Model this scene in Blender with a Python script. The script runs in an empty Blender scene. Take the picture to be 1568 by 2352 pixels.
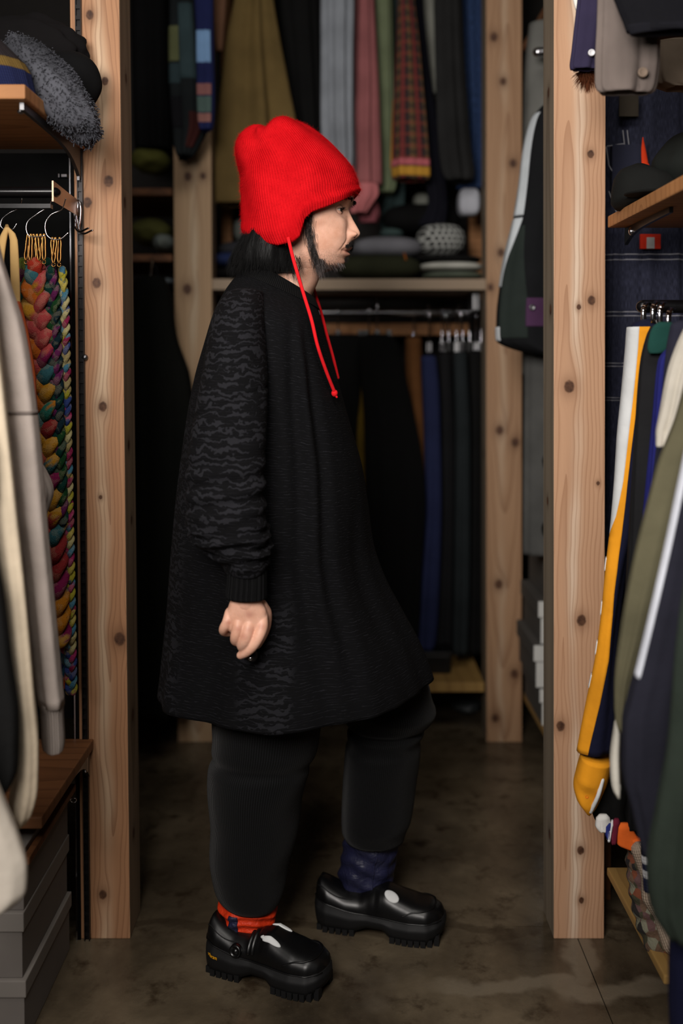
import bpy, bmesh, math, random
import numpy as np
from mathutils import Vector, Matrix

random.seed(7)
rng = np.random.default_rng(7)
PI = math.pi
C = bpy.context.scene.collection
scn = bpy.context.scene

# ------------------------------------------------------------------ camera
FPX, PITCH, Y0PX, CAMH = 2290.0, math.radians(1.55), 896.0, 1.19
cam_d = bpy.data.cameras.new('camera')
cam = bpy.data.objects.new('camera', cam_d); C.objects.link(cam)
cam.location = (0, 0, CAMH)
cam.rotation_euler = (PI / 2 - PITCH, 0, 0)
cam_d.sensor_fit = 'VERTICAL'; cam_d.sensor_height = 36.0; cam_d.sensor_width = 24.0
cam_d.lens = FPX * 36.0 / 2352.0
cam_d.shift_y = -(1176.0 - Y0PX) / 2352.0
cam_d.clip_start = 0.05
cam_d.dof.use_dof = True
cam_d.dof.focus_distance = 1.89
cam_d.dof.aperture_fstop = 1.5
scn.camera = cam

# ------------------------------------------------------------------ world, lights, exposure
w = bpy.data.worlds.new('world'); scn.world = w; w.use_nodes = True
w.node_tree.nodes['Background'].inputs[0].default_value = (0.75, 0.85, 1.0, 1)
w.node_tree.nodes['Background'].inputs[1].default_value = 0.02

def area(name, loc, target, size, power, col, spread=180):
    l = bpy.data.lights.new(name, 'AREA'); l.shape = 'RECTANGLE'
    l.size, l.size_y = size; l.energy = power; l.color = col; l.spread = math.radians(spread)
    o = bpy.data.objects.new(name, l); C.objects.link(o); o.location = loc
    d = Vector(target) - Vector(loc)
    o.rotation_euler = d.to_track_quat('-Z', 'Y').to_euler()
    return o
area('key_light', (-0.48, -0.15, 1.78), (0.10, 2.1, 1.44), (0.8, 0.7), 25, (1.0, 0.94, 0.89), 120)
area('floor_fill_light', (0.1, 0.6, 2.9), (0.1, 1.7, 0.0), (1.0, 1.0), 24, (1.0, 0.95, 0.88))  # added overhead fill that brightens the floor, no actual ceiling lamp

scn.view_settings.view_transform = 'Standard'
scn.view_settings.look = 'None'
scn.view_settings.gamma = 1.0
scn.view_settings.use_curve_mapping = False
scn.view_settings.exposure = 0.0

# ------------------------------------------------------------------ projection helpers
CP, SP = math.cos(PITCH), math.sin(PITCH)
def P(px, py, Y):
    """the point seen at a pixel of the photograph, on the plane at distance Y"""
    a = (px - 784.0) / FPX; b = (Y0PX - py) / FPX
    dy = CP + b * SP; dz = -SP + b * CP
    t = Y / dy
    return np.array((t * a, Y, CAMH + t * dz))
def FL(px, py, z=0.0):
    a = (px - 784.0) / FPX; b = (Y0PX - py) / FPX
    dy = CP + b * SP; dz = -SP + b * CP
    t = (z - CAMH) / dz
    return np.array((t * a, t * dy, z))
def PROJ(v):
    fw = v[..., 1] * CP - (v[..., 2] - CAMH) * SP
    up = (v[..., 2] - CAMH) * CP + v[..., 1] * SP
    return 784 + FPX * v[..., 0] / fw, Y0PX - FPX * up / fw

# ------------------------------------------------------------------ object helpers
def wloc(o):
    v = Vector((0, 0, 0))
    while o is not None:
        v = v + o.location; o = o.parent
    return np.array(v)
def tag(o, label=None, cat=None, group=None, kind=None):
    if label: o['label'] = label
    if cat: o['category'] = cat
    if group: o['group'] = group
    if kind: o['kind'] = kind
    return o
def thing(name, label, cat, loc, group=None):
    o = bpy.data.objects.new(name, None); C.objects.link(o)
    o.empty_display_size = 0.05; o.location = [float(x) for x in loc]
    return tag(o, label, cat, group)
def mk(name, V, F, mat=None, parent=None, smooth=True, uv=None, origin=None):
    V = np.asarray(V, float)
    if parent is None:
        loc = np.array(((V[:, 0].min() + V[:, 0].max()) / 2, (V[:, 1].min() + V[:, 1].max()) / 2, V[:, 2].min())) if origin is None else np.asarray(origin, float)
        off = loc
    else:
        loc = np.zeros(3); off = wloc(parent)
    me = bpy.data.meshes.new(name)
    me.from_pydata((V - off).tolist(), [], [tuple(int(i) for i in f) for f in F])
    if uv is not None:
        l = me.uv_layers.new(name='uv')
        l.data.foreach_set('uv', np.asarray(uv, np.float32).ravel())
    me.polygons.foreach_set('use_smooth', [smooth] * len(me.polygons))
    me.update()
    o = bpy.data.objects.new(name, me); C.objects.link(o)
    o.location = loc; o.parent = parent
    if mat:
        for m in (mat if isinstance(mat, (list, tuple)) else [mat]): me.materials.append(m)
    return o
def recalc(o):
    bm = bmesh.new(); bm.from_mesh(o.data)
    bmesh.ops.recalc_face_normals(bm, faces=bm.faces); bm.to_mesh(o.data); bm.free()
    return o

def merge(parts):
    """several (V, F) into one"""
    VV, FF, n = [], [], 0
    for V, F in parts:
        V = np.asarray(V, float); VV.append(V)
        FF += [tuple(int(i) + n for i in f) for f in F]; n += len(V)
    return np.vstack(VV), FF
def grid_faces(m, n, closed):
    i = np.arange(m - 1)[:, None]; j = np.arange(n if closed else n - 1)[None, :]
    j2 = (j + 1) % n
    a = i * n + j; b = i * n + j2; c = (i + 1) * n + j2; d = (i + 1) * n + j
    return np.stack([a + 0 * d, b + 0 * d, c + 0 * a, d + 0 * a], -1).reshape(-1, 4)
def loft(R, closed=True, cap0=True, cap1=True):
    """R (m, n, 3) -> V, F, uv (uv in metres)"""
    R = np.asarray(R, float); m, n, _ = R.shape
    F = grid_faces(m, n, closed)
    V = R.reshape(-1, 3)
    Rc = np.concatenate([R, R[:, :1]], 1) if closed else R
    seg = np.linalg.norm(np.diff(Rc, axis=1), axis=2).mean(0)
    u = np.concatenate([[0], np.cumsum(seg)])
    vv = np.concatenate([[0], np.cumsum(np.linalg.norm(np.diff(R, axis=0), axis=2).mean(1))])
    nn = n if closed else n - 1
    I, J = np.meshgrid(np.arange(m - 1), np.arange(nn), indexing='ij')
    UV = np.stack([np.stack([u[J], vv[I]], -1), np.stack([u[J + 1], vv[I]], -1),
                   np.stack([u[J + 1], vv[I + 1]], -1), np.stack([u[J], vv[I + 1]], -1)], 2).reshape(-1, 2)
    F = [tuple(f) for f in F]; extra = []
    if closed:
        for cap, row in ((cap0, 0), (cap1, m - 1)):
            if cap:
                c = len(V); V = np.vstack([V, R[row].mean(0)[None]])
                for j in range(n):
                    a, b = row * n + j, row * n + (j + 1) % n
                    F.append((c, b, a) if row == 0 else (c, a, b))
                    extra += [(u[j], vv[row])] * 3
    if extra: UV = np.vstack([UV, np.array(extra)])
    return V, F, UV
def hermite(ts, k, v):
    """smooth interpolation of key values"""
    k = np.asarray(k, float); v = np.asarray(v, float); ts = np.asarray(ts, float)
    d = np.diff(v, axis=0) / (np.diff(k)[:, None] if v.ndim > 1 else np.diff(k))
    s = np.empty_like(v); s[0] = d[0]; s[-1] = d[-1]
    if len(k) > 2:
        x = d[:-1]; y = d[1:]
        s[1:-1] = np.where(x * y > 0, 2 * x * y / np.where(np.abs(x + y) < 1e-12, 1, x + y), 0)
    i = np.clip(np.searchsorted(k, ts, 'right') - 1, 0, len(k) - 2)
    h = (k[i + 1] - k[i]); t = (ts - k[i]) / h
    if v.ndim > 1: t = t[:, None]; h = h[:, None]
    return ((2 * t**3 - 3 * t**2 + 1) * v[i] + (t**3 - 2 * t**2 + t) * h * s[i]
            + (-2 * t**3 + 3 * t**2) * v[i + 1] + (t**3 - t**2) * h * s[i + 1])
def box(x0, x1, y0, y1, z0, z1):
    V = [(x, y, z) for z in (z0, z1) for y in (y0, y1) for x in (x0, x1)]
    F = [(0, 2, 3, 1), (4, 5, 7, 6), (0, 1, 5, 4), (2, 6, 7, 3), (0, 4, 6, 2), (1, 3, 7, 5)]
    return np.array(V, float), F
def bevel_obj(o, wd, seg=2):
    bm = bmesh.new(); bm.from_mesh(o.data)
    bmesh.ops.recalc_face_normals(bm, faces=bm.faces)
    bmesh.ops.bevel(bm, geom=[e for e in bm.edges], offset=wd, segments=seg, profile=0.6, affect='EDGES')
    bm.to_mesh(o.data); bm.free()
    for p in o.data.polygons: p.use_smooth = False
    return o
def bbox_obj(name, b, mat, parent=None, bev=0.002):
    V, F = box(*b)
    o = mk(name, V, F, mat, parent, smooth=False)
    if bev: bevel_obj(o, bev)
    return o
def tube(path, rad, n=10, caps=True, flat=None):
    """round tube along a path with a radius per point; ends rounded off"""
    path = np.asarray(path, float); m = len(path)
    rad = np.full(m, rad) if np.isscalar(rad) else np.asarray(rad, float)
    T = np.gradient(path, axis=0); T /= np.linalg.norm(T, axis=1)[:, None] + 1e-12
    up = np.array((0, 0, 1.0)) if abs(T[0][2]) < .9 else np.array((0, 1.0, 0))
    x = np.cross(up, T[0]); x /= np.linalg.norm(x)
    R = []; a = np.arange(n) / n * 2 * PI
    for i in range(m):
        x = x - T[i] * x.dot(T[i]); x /= np.linalg.norm(x) + 1e-12
        y = np.cross(T[i], x)
        fy = 1.0 if flat is None else flat
        R.append(path[i] + rad[i] * (np.cos(a)[:, None] * x + np.sin(a)[:, None] * y * fy))
    if caps:
        pre = [path[0] - T[0] * rad[0] * q + (R[0] - path[0]) * math.sqrt(max(0, 1 - q * q)) for q in (.98, .85, .5)]
        post = [path[-1] + T[-1] * rad[-1] * q + (R[-1] - path[-1]) * math.sqrt(max(0, 1 - q * q)) for q in (.5, .85, .98)]
        R = pre + R + post
    return loft(np.array(R))
def spline(pts, m):
    pts = np.asarray(pts, float)
    k = np.concatenate([[0], np.cumsum(np.linalg.norm(np.diff(pts, axis=0), axis=1) + 1e-9)])
    t = np.linspace(0, k[-1], m)
    # catmull-rom through the points
    s = np.gradient(pts, k, axis=0)
    i = np.clip(np.searchsorted(k, t, 'right') - 1, 0, len(k) - 2)
    h = (k[i + 1] - k[i])[:, None]; q = ((t - k[i])[:, None]) / h
    return ((2*q**3-3*q**2+1)*pts[i] + (q**3-2*q**2+q)*h*s[i] + (-2*q**3+3*q**2)*pts[i+1] + (q**3-q**2)*h*s[i+1])
def ellipsoid(c, r, n=24, m=16, rot=None):
    th = np.linspace(0, PI, m)[:, None]; ph = (np.arange(n) / n * 2 * PI)[None]
    R = np.stack([np.sin(th) * np.cos(ph), np.sin(th) * np.sin(ph), np.cos(th) + 0 * ph], -1) * np.asarray(r, float)
    if rot is not None: R = R @ np.asarray(rot).T
    return loft(R + np.asarray(c, float), cap0=False, cap1=False)
def strands(roots, dirs, length, r, bend=(0, 0, 0), seg=4, jit=.2, taper=.15):
    """thin tapering hairs as three-sided tubes"""
    VV, FF, n = [], [], 0
    for p, d in zip(roots, dirs):
        d = np.asarray(d, float); L = length * (1 + jit * rng.normal() * .8)
        d = d / np.linalg.norm(d) + rng.normal(size=3) * jit * .35
        t = np.linspace(0, 1, seg + 1)[:, None]
        path = np.asarray(p) + d * L * t + np.asarray(bend) * L * t * t + rng.normal(size=3) * L * jit * .15 * np.sin(t * PI)
        x = np.cross(d, (0.3, .5, .8)); x /= np.linalg.norm(x); y = np.cross(d / np.linalg.norm(d), x)
        rr = r * (1 - (1 - taper) * t)
        ring = np.stack([path + rr * (math.cos(a) * x + math.sin(a) * y) for a in (0, 2.1, 4.2)], 1)
        VV.append(ring.reshape(-1, 3))
        for i in range(seg):
            for j in range(3):
                a, b = i * 3 + j, i * 3 + (j + 1) % 3
                FF.append((n + a, n + b, n + b + 3, n + a + 3))
        n += len(VV[-1])
    return np.vstack(VV), FF

class Drape:
    """cloth hanging as a closed tube. rows: (y, xl, xr[, Y[, ry]]) in photograph pixels at distance Y,
    or ((xl, yl), (xr, yr), Y, ry) for slanted sections."""
    def __init__(s, rows, Y=None, ry=.05, folds=(), p=2.3, m=48, n=64, disp=None):
        L, R, ryv = [], [], []
        for r in rows:
            if isinstance(r[0], tuple):
                (a, b), (c, d) = r[0], r[1]; YY = r[2]; q = r[3]
            else:
                a, b, c, d = r[1], r[0], r[2], r[0]
                YY = r[3] if len(r) > 3 else Y; q = r[4] if len(r) > 4 else ry
            L.append(P(a, b, YY)); R.append(P(c, d, YY)); ryv.append(q)
        L = np.array(L); R = np.array(R)
        mid = (L + R) / 2
        k = np.concatenate([[0], np.cumsum(np.linalg.norm(np.diff(mid, axis=0), axis=1) + 1e-6)]); k /= k[-1]
        s.k, s.L, s.R, s.ry = k, L, R, np.array(ryv, float)
        s.folds, s.p, s.m, s.n, s.disp = folds, p, m, n, disp
        s.len = np.linalg.norm(np.diff(mid, axis=0), axis=1).sum()
    def pt(s, t, phi, off=0.0):
        t = np.atleast_1d(t); phi = np.atleast_1d(phi)
        L = hermite(t, s.k, s.L); R = hermite(t, s.k, s.R); ry = hermite(t, s.k, s.ry)
        Cn = (L + R) / 2; A = (R - L) / 2
        Al = np.linalg.norm(A, axis=1)
        e = 2.0 / s.p
        c, sn = np.cos(phi), np.sin(phi)
        cx = np.sign(c) * np.abs(c)**e; sx = np.sign(sn) * np.abs(sn)**e
        T, PH = t[:, None], phi[None, :]
        g = np.zeros((len(t), len(phi)))
        for (kk, am, ph, dr, pw) in s.folds:
            g = g + am * np.sin(kk * PH + ph + dr * T) * T**pw
        Ax = A / (Al[:, None] + 1e-9)
        dep = Cn[:, :2] / np.linalg.norm(Cn[:, :2], axis=1)[:, None]; dep = np.concatenate([dep, 0 * dep[:, :1]], 1)
        dirx = Ax[:, None, :] * cx[None, :, None]; diry = dep[:, None, :] * sx[None, :, None]
        out = Cn[:, None] + dirx * (Al[:, None, None]) + diry * ry[:, None, None]
        nd = dirx + diry; nd = nd / (np.linalg.norm(nd, axis=2)[..., None] + 1e-9)
        out = out + nd * (g + off)[..., None]
        if s.disp is not None: out = out + nd * s.disp(T, PH)[..., None]
        return out
    def mesh(s, name, mat, parent=None, t0=0.0, t1=1.0, hem=True, m=None, top=True):
        m = m or s.m
        t = np.linspace(t0, t1, m); phi = np.arange(s.n) / s.n * 2 * PI
        Rg = s.pt(t, phi)
        rings = [Rg]
        if hem:
            last = Rg[-1]; cen = last.mean(0)
            rings.append((cen + (last - cen) * .93)[None]); rings.append((cen + (last - cen) * .9 + np.array((0, 0, .02)))[None])
        if top:
            f = Rg[0]; cen = f.mean(0)
            rings = [(cen + (f - cen) * .55 + np.array((0, 0, .006)))[None]] + rings
        V, F, UV = loft(np.concatenate(rings, 0))
        return mk(name, V, F, mat, parent, uv=UV)
    def strip(s, name, mat, parent, p0, p1, t0=0.0, t1=1.0, th=.002, m=40, n=10):
        """a raised band of other cloth on the surface; p0/p1 may be functions of t"""
        t = np.linspace(t0, t1, m); G, H = [], []
        for tt in t:
            a = p0(tt) if callable(p0) else p0; b = p1(tt) if callable(p1) else p1
            ph = np.linspace(a, b, n)
            G.append(s.pt(tt, ph, th)[0]); H.append(s.pt(tt, ph, -.001)[0])
        G, H = np.array(G), np.array(H)
        ring = np.concatenate([G, H[:, ::-1]], 1)
        V, F, UV = loft(ring)
        return mk(name, V, F, mat, parent, uv=UV)

# ------------------------------------------------------------------ materials
def lin(c):
    c = np.asarray(c, float) / 255.0
    return tuple(np.where(c <= .04045, c / 12.92, ((c + .055) / 1.055)**2.4)) + (1.0,)
class NB:
    def __init__(s, name):
        s.mat = bpy.data.materials.new(name); s.mat.use_nodes = True
        s.nt = s.mat.node_tree; s.nt.nodes.clear()
        s.out = s.nt.nodes.new('ShaderNodeOutputMaterial')
        s.b = s.nt.nodes.new('ShaderNodeBsdfPrincipled')
        s.nt.links.new(s.b.outputs[0], s.out.inputs[0])
        s.tc = s.nt.nodes.new('ShaderNodeTexCoord')
    def set(s, sock, v):
        if isinstance(v, bpy.types.NodeSocket): s.nt.links.new(v, sock)
        elif v is not None:
            if sock.type == 'RGBA' and not hasattr(v, '__len__'): v = (v, v, v, 1)
            sock.default_value = v
    def n(s, t, **kw):
        nd = s.nt.nodes.new(t)
        for k, v in kw.items(): setattr(nd, k, v)
        return nd
    def m(s, op, a, b=None, c=None, clamp=False):
        nd = s.n('ShaderNodeMath', operation=op, use_clamp=clamp)
        for i, v in enumerate((a, b, c)):
            if v is not None: s.set(nd.inputs[i], v)
        return nd.outputs[0]
    def sep(s, v):
        nd = s.n('ShaderNodeSeparateXYZ'); s.set(nd.inputs[0], v); return nd.outputs
    def comb(s, x=0.0, y=0.0, z=0.0):
        nd = s.n('ShaderNodeCombineXYZ')
        for i, v in enumerate((x, y, z)): s.set(nd.inputs[i], v)
        return nd.outputs[0]
    def vmul(s, v, k):
        nd = s.n('ShaderNodeVectorMath', operation='MULTIPLY'); s.set(nd.inputs[0], v); s.set(nd.inputs[1], k); return nd.outputs[0]
    def vadd(s, v, k):
        nd = s.n('ShaderNodeVectorMath', operation='ADD'); s.set(nd.inputs[0], v); s.set(nd.inputs[1], k); return nd.outputs[0]
    def noise(s, v, scale=5.0, detail=2.0, rough=.5, dist=0.0, col=False):
        nd = s.n('ShaderNodeTexNoise'); s.set(nd.inputs['Vector'], v)
        nd.inputs['Scale'].default_value = scale; nd.inputs['Detail'].default_value = detail
        nd.inputs['Roughness'].default_value = rough; nd.inputs['Distortion'].default_value = dist
        return nd.outputs['Color' if col else 'Fac']
    def vor(s, v, scale, feature='F1', out='Distance', rnd=1.0):
        nd = s.n('ShaderNodeTexVoronoi', feature=feature); s.set(nd.inputs['Vector'], v)
        nd.inputs['Scale'].default_value = scale; nd.inputs['Randomness'].default_value = rnd
        return nd.outputs[out]
    def ramp(s, f, stops, interp='LINEAR'):
        nd = s.n('ShaderNodeValToRGB'); s.set(nd.inputs[0], f)
        el = nd.color_ramp.elements; nd.color_ramp.interpolation = interp
        while len(el) < len(stops): el.new(0.5)
        for e, (p, c) in zip(el, stops):
            e.position = p; e.color = c if hasattr(c, '__len__') else (c, c, c, 1)
        return nd.outputs[0]
    def mix(s, f, a, b, blend='MIX'):
        nd = s.n('ShaderNodeMix', data_type='RGBA', blend_type=blend)
        s.set(nd.inputs[0], f); s.set(nd.inputs[6], a); s.set(nd.inputs[7], b)
        return nd.outputs[2]
    def ss(s, x, lo, hi):
        nd = s.n('ShaderNodeMapRange', interpolation_type='SMOOTHSTEP'); s.set(nd.inputs[0], x)
        nd.inputs[1].default_value = lo; nd.inputs[2].default_value = hi
        return nd.outputs[0]
    def bump(s, h, strength=.3, dist=.002, normal=None):
        nd = s.n('ShaderNodeBump'); s.set(nd.inputs['Height'], h)
        nd.inputs['Strength'].default_value = strength; nd.inputs['Distance'].default_value = dist
        if normal is not None: s.set(nd.inputs['Normal'], normal)
        return nd.outputs[0]
    def fin(s, color=None, rough=None, metal=None, normal=None, sheen=None, spec=None, coat=None, sss=None):
        if color is not None: s.set(s.b.inputs['Base Color'], color)
        if rough is not None: s.set(s.b.inputs['Roughness'], rough)
        if metal is not None: s.set(s.b.inputs['Metallic'], metal)
        if normal is not None: s.set(s.b.inputs['Normal'], normal)
        if sheen is not None: s.b.inputs['Sheen Weight'].default_value = sheen
        if spec is not None: s.b.inputs['Specular IOR Level'].default_value = spec
        if coat is not None: s.b.inputs['Coat Weight'].default_value = coat
        if sss is not None:
            s.b.inputs['Subsurface Weight'].default_value = sss
            s.b.inputs['Subsurface Radius'].default_value = (1.0, .35, .18); s.b.inputs['Subsurface Scale'].default_value = .006
        return s.mat

def fabric(name, rgb, kind='plain', rough=.9, sheen=0.0, var=.18, scale=1.0, spec=.15, rgb2=None):
    b = NB(name); col = lin(rgb); o = b.tc.outputs['Object']; uv = b.tc.outputs['UV']
    n1 = b.noise(o, 9, 3); dark = tuple(x * (1 - var) for x in col[:3]) + (1,)
    lite = tuple(min(1, x * (1 + var)) for x in col[:3]) + (1,)
    cl = b.ramp(n1, [(.3, dark), (.7, lite)])
    u, v, _ = b.sep(uv)
    if kind == 'plain':
        h = b.noise(o, 1400 * scale, 1); nm = b.bump(h, .25, .0006)
        nm = b.bump(b.noise(o, 26, 3, .55), .35, .006, nm)
    elif kind == 'knit':
        a = b.m('SINE', b.m('MULTIPLY', u, 2 * PI / (.004 / scale)))
        c = b.m('SINE', b.m('MULTIPLY', v, 2 * PI / (.005 / scale)))
        h = b.m('ADD', a, b.m('MULTIPLY', c, .4)); nm = b.bump(h, .6, .0012)
        cl = b.mix(b.ss(a, -1, .2), tuple(x * .6 for x in col[:3]) + (1,), cl)
    elif kind == 'rib':
        a = b.m('SINE', b.m('MULTIPLY', u, 2 * PI / (.0036 / scale)))
        nm = b.bump(a, .8, .0012); cl = b.mix(b.ss(a, -1, .6), tuple(x * .45 for x in col[:3]) + (1,), cl)
    elif kind == 'denim':
        q = b.noise(b.vmul(uv, (900, 60, 1)), 1, 2); cl = b.mix(b.ss(q, .35, .75), tuple(x * .55 for x in col[:3]) + (1,), tuple(min(1, x * 1.7) for x in col[:3]) + (1,))
        nm = b.bump(q, .3, .0008); nm = b.bump(b.noise(o, 30, 3), .4, .006, nm)
    elif kind == 'nylon':
        h = b.noise(o, 38, 4, .6, 1.2); nm = b.bump(h, .8, .006)
    return b.fin(cl, rough, normal=nm, sheen=sheen, spec=spec)
def plain(name, rgb, rough=.5, metal=0.0, spec=.5, coat=None, bumpy=0.0, var=.08):
    b = NB(name); o = b.tc.outputs['Object']; col = lin(rgb)
    cl = b.ramp(b.noise(o, 14, 3), [(.3, tuple(x * (1 - var) for x in col[:3]) + (1,)), (.7, tuple(min(1, x * (1 + var)) for x in col[:3]) + (1,))])
    rr = b.m('ADD', b.m('MULTIPLY', b.noise(o, 40, 3), .12), rough - .06)
    nm = b.bump(b.noise(o, 60, 3), bumpy, .002) if bumpy else None
    return b.fin(cl, rr, metal, nm, spec=spec, coat=coat)

def wood(name, light, dark, pale=None, knots=(), freq=420.0, xc=.0, zc=.6, arch=.05, seed=0.0, axis='xz', streak=None, rough=.6):
    """sawn softwood: growth rings that arch along the board and run round the knots (kx, kz, r) in local metres"""
    b = NB(name); o = b.tc.outputs['Object']; q = b.sep(o)
    X = q['XYZ'.index(axis[0].upper())]; Z = q['XYZ'.index(axis[1].upper())]
    W = q[[i for i in range(3) if 'xyz'[i] not in axis][0]]
    zs = b.m('MULTIPLY', Z, 1.0)
    wob = b.noise(b.comb(b.m('MULTIPLY', X, 5.0), b.m('MULTIPLY', zs, 2.2), seed), 1.0, 3, .55)
    xd = b.m('ADD', X, b.m('MULTIPLY', b.m('SUBTRACT', wob, .5), .045))
    kmask = None; halo = None
    for (kx, kz, r) in knots:
        dx = b.m('DIVIDE', b.m('SUBTRACT', X, kx), r); dz = b.m('DIVIDE', b.m('SUBTRACT', Z, kz), r * 1.25)
        d2 = b.m('ADD', b.m('MULTIPLY', dx, dx), b.m('MULTIPLY', dz, dz))
        dzz = b.m('DIVIDE', b.m('SUBTRACT', Z, kz), r * 4.0)
        e2 = b.m('ADD', b.m('MULTIPLY', b.m('MULTIPLY', dx, dx), .35), b.m('MULTIPLY', dzz, dzz))
        e = b.m('POWER', 2.718, b.m('MULTIPLY', e2, -.9))
        xd = b.m('SUBTRACT', xd, b.m('MULTIPLY', b.m('MULTIPLY', dx, e), r * .9))
        mk_ = b.ss(b.m('ADD', d2, b.m('MULTIPLY', b.noise(o, 160, 2), .7)), 1.5, .75)
        kmask = mk_ if kmask is None else b.m('MAXIMUM', kmask, mk_)
        hl = b.m('MULTIPLY', b.m('POWER', 2.718, b.m('MULTIPLY', d2, -.35)), .6)
        halo = hl if halo is None else b.m('MAXIMUM', halo, hl)
    xr = b.m('SUBTRACT', xd, xc); zr = b.m('MULTIPLY', b.m('SUBTRACT', zs, zc), arch)
    rr = b.m('SQRT', b.m('ADD', b.m('ADD', b.m('MULTIPLY', xr, xr), b.m('MULTIPLY', zr, zr)), b.m('MULTIPLY', W, W)))
    ph = b.m('MULTIPLY', rr, freq)
    ph = b.m('ADD', ph, b.m('MULTIPLY', b.noise(b.comb(b.m('MULTIPLY', rr, 40.0), b.m('MULTIPLY', zs, .5), seed + 3), 1, 2), 5.0))
    ring = b.m('FRACT', b.m('DIVIDE', ph, 2 * PI))
    line = b.ss(b.m('POWER', ring, 2.6), .15, 1.0)
    fine = b.noise(b.comb(b.m('MULTIPLY', xd, 900.0), b.m('MULTIPLY', W, 900.0), b.m('MULTIPLY', zs, 9.0)), 1.0, 3, .6)
    broad = b.noise(b.comb(b.m('MULTIPLY', xd, 26.0), seed + 9, b.m('MULTIPLY', zs, 1.1)), 1.0, 3, .6)
    L, D = lin(light), lin(dark)
    M = tuple((a * .75 + c * .25) for a, c in zip(L, D))
    base = b.ramp(broad, [(.32, M), (.62, L)])
    if pale is not None:
        sx, sw = streak or (0.0, .014)
        pd = b.m('DIVIDE', b.m('SUBTRACT', xd, sx), sw)
        pm = b.m('POWER', 2.718, b.m('MULTIPLY', b.m('MULTIPLY', pd, pd), -1.0))
        pm = b.m('MULTIPLY', pm, b.ss(b.noise(b.comb(0.0, seed, b.m('MULTIPLY', zs, 2.4)), 1.0, 2), .3, .62))
        base = b.mix(pm, base, lin(pale))
    cl = b.mix(b.m('MULTIPLY', line, .5), base, D)
    cl = b.mix(b.m('MULTIPLY', b.ss(fine, .45, .8), .22), cl, D)
    if kmask is not None:
        cl = b.mix(halo, cl, tuple(x * .62 for x in D[:3]) + (1,))
        kn = b.ramp(b.noise(o, 70, 3, .6), [(.35, lin((62, 38, 26))), (.65, lin((98, 66, 46)))])
        cl = b.mix(kmask, cl, kn)
    h = b.m('ADD', b.m('MULTIPLY', line, -.5), b.m('MULTIPLY', fine, .5))
    nm = b.bump(h, .28, .0012)
    return b.fin(cl, rough, normal=nm, spec=.3)

M = {}
M['chrome'] = plain('chrome', (190, 190, 195), .16, 1.0)
M['dull_steel'] = plain('dull_steel', (120, 120, 122), .38, 1.0)
M['black_steel'] = plain('black_steel', (16, 16, 18), .3, 0.3)
M['brass'] = plain('brass', (140, 102, 56), .3, 1.0)
M['black_plastic'] = plain('black_plastic', (12, 12, 13), .3)
M['white_plastic'] = plain('white_plastic', (215, 215, 218), .5)
M['dark_wall'] = plain('dark_wall', (34, 31, 29), .9, bumpy=.2)
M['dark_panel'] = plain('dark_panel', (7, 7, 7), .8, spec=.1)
M['board'] = wood('shelf_wood', (176, 124, 78), (120, 74, 40), axis='yx', freq=260, arch=.06, zc=-.6)
M['board_dark'] = wood('shelf_wood_brown', (118, 76, 46), (72, 43, 25), axis='yx', freq=240, arch=.06, zc=-.5, seed=4)
M['board_rear'] = wood('shelf_wood_rear', (158, 139, 118), (116, 92, 70), axis='yx', freq=200, arch=.04, seed=6)
M['ply'] = wood('plywood_yellow', (162, 128, 74), (124, 92, 50), axis='xy', freq=150, arch=.05, seed=8)

# ================================================================== THE ROOM
def floor_mat():
    b = NB('concrete'); o = b.tc.outputs['Object']
    g = b.n('ShaderNodeNewGeometry').outputs['Position']; x, y, z = b.sep(g)
    n1 = b.noise(g, 3.2, 6, .62, .3); n2 = b.noise(g, 13, 5, .65); n3 = b.noise(g, 120, 3, .6)
    cl = b.ramp(n1, [(.30, lin((52, 44, 34))), (.52, lin((90, 79, 63))), (.72, lin((120, 107, 87)))])
    cl = b.mix(b.ss(n2, .5, .72), cl, lin((52, 41, 29)))
    cl = b.mix(b.m('MULTIPLY', b.ss(n3, .6, .8), .5), cl, lin((104, 92, 73)))
    # pale lime bloom that crept along old joints, with ragged edges
    wob = b.m('MULTIPLY', b.m('SUBTRACT', b.noise(g, 7, 4), .5), .14)
    def band(coord, at, wd, lo_c, lo, hi):
        d = b.m('ABSOLUTE', b.m('SUBTRACT', b.m('ADD', coord, wob), at))
        q = b.ss(d, wd, wd * .45)
        gate = b.m('MULTIPLY', b.ss(lo_c, lo - .04, lo + .04), b.ss(lo_c, hi + .04, hi - .04))
        return b.m('MULTIPLY', q, gate)
    p = FL(1310, 2160); q = FL(1300, 2268)
    f1 = band(y, float(q[1]), .035, x, .18, .66)
    f2 = band(x, float(p[0]), .034, y, float(q[1]) - .01, float(p[1]) + .05)
    f3 = band(y, float(FL(1100, 2130)[1]), .02, x, -.5, .7)
    f4 = b.m('MULTIPLY', b.ss(b.vor(g, 5.5), .22, .1), b.ss(y, 2.0, 1.7))
    f = b.m('MAXIMUM', b.m('MAXIMUM', f1, f2), b.m('MULTIPLY', f4, .55))
    f = b.m('MULTIPLY', f, b.m('ADD', b.m('MULTIPLY', n2, .9), .35))
    cl = b.mix(b.m('MULTIPLY', f, .75), cl, lin((128, 117, 100)))
    cl = b.mix(b.m('MULTIPLY', f3, .5), cl, lin((50, 40, 29)))
    rg = b.ramp(n2, [(.3, .17), (.7, .36)])
    nm = b.bump(b.m('ADD', n2, b.m('MULTIPLY', n3, .4)), .25, .003)
    return b.fin(cl, rg, normal=nm, spec=.5)
M['concrete'] = floor_mat()
fl = bbox_obj('floor', (-1.7, 1.8, -2.6, 3.95, -.12, -.02), M['dark_wall'], None, 0); fl['kind'] = 'structure'
jx0, jx1 = FL(1332, 2165), FL(1388, 2310)
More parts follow.
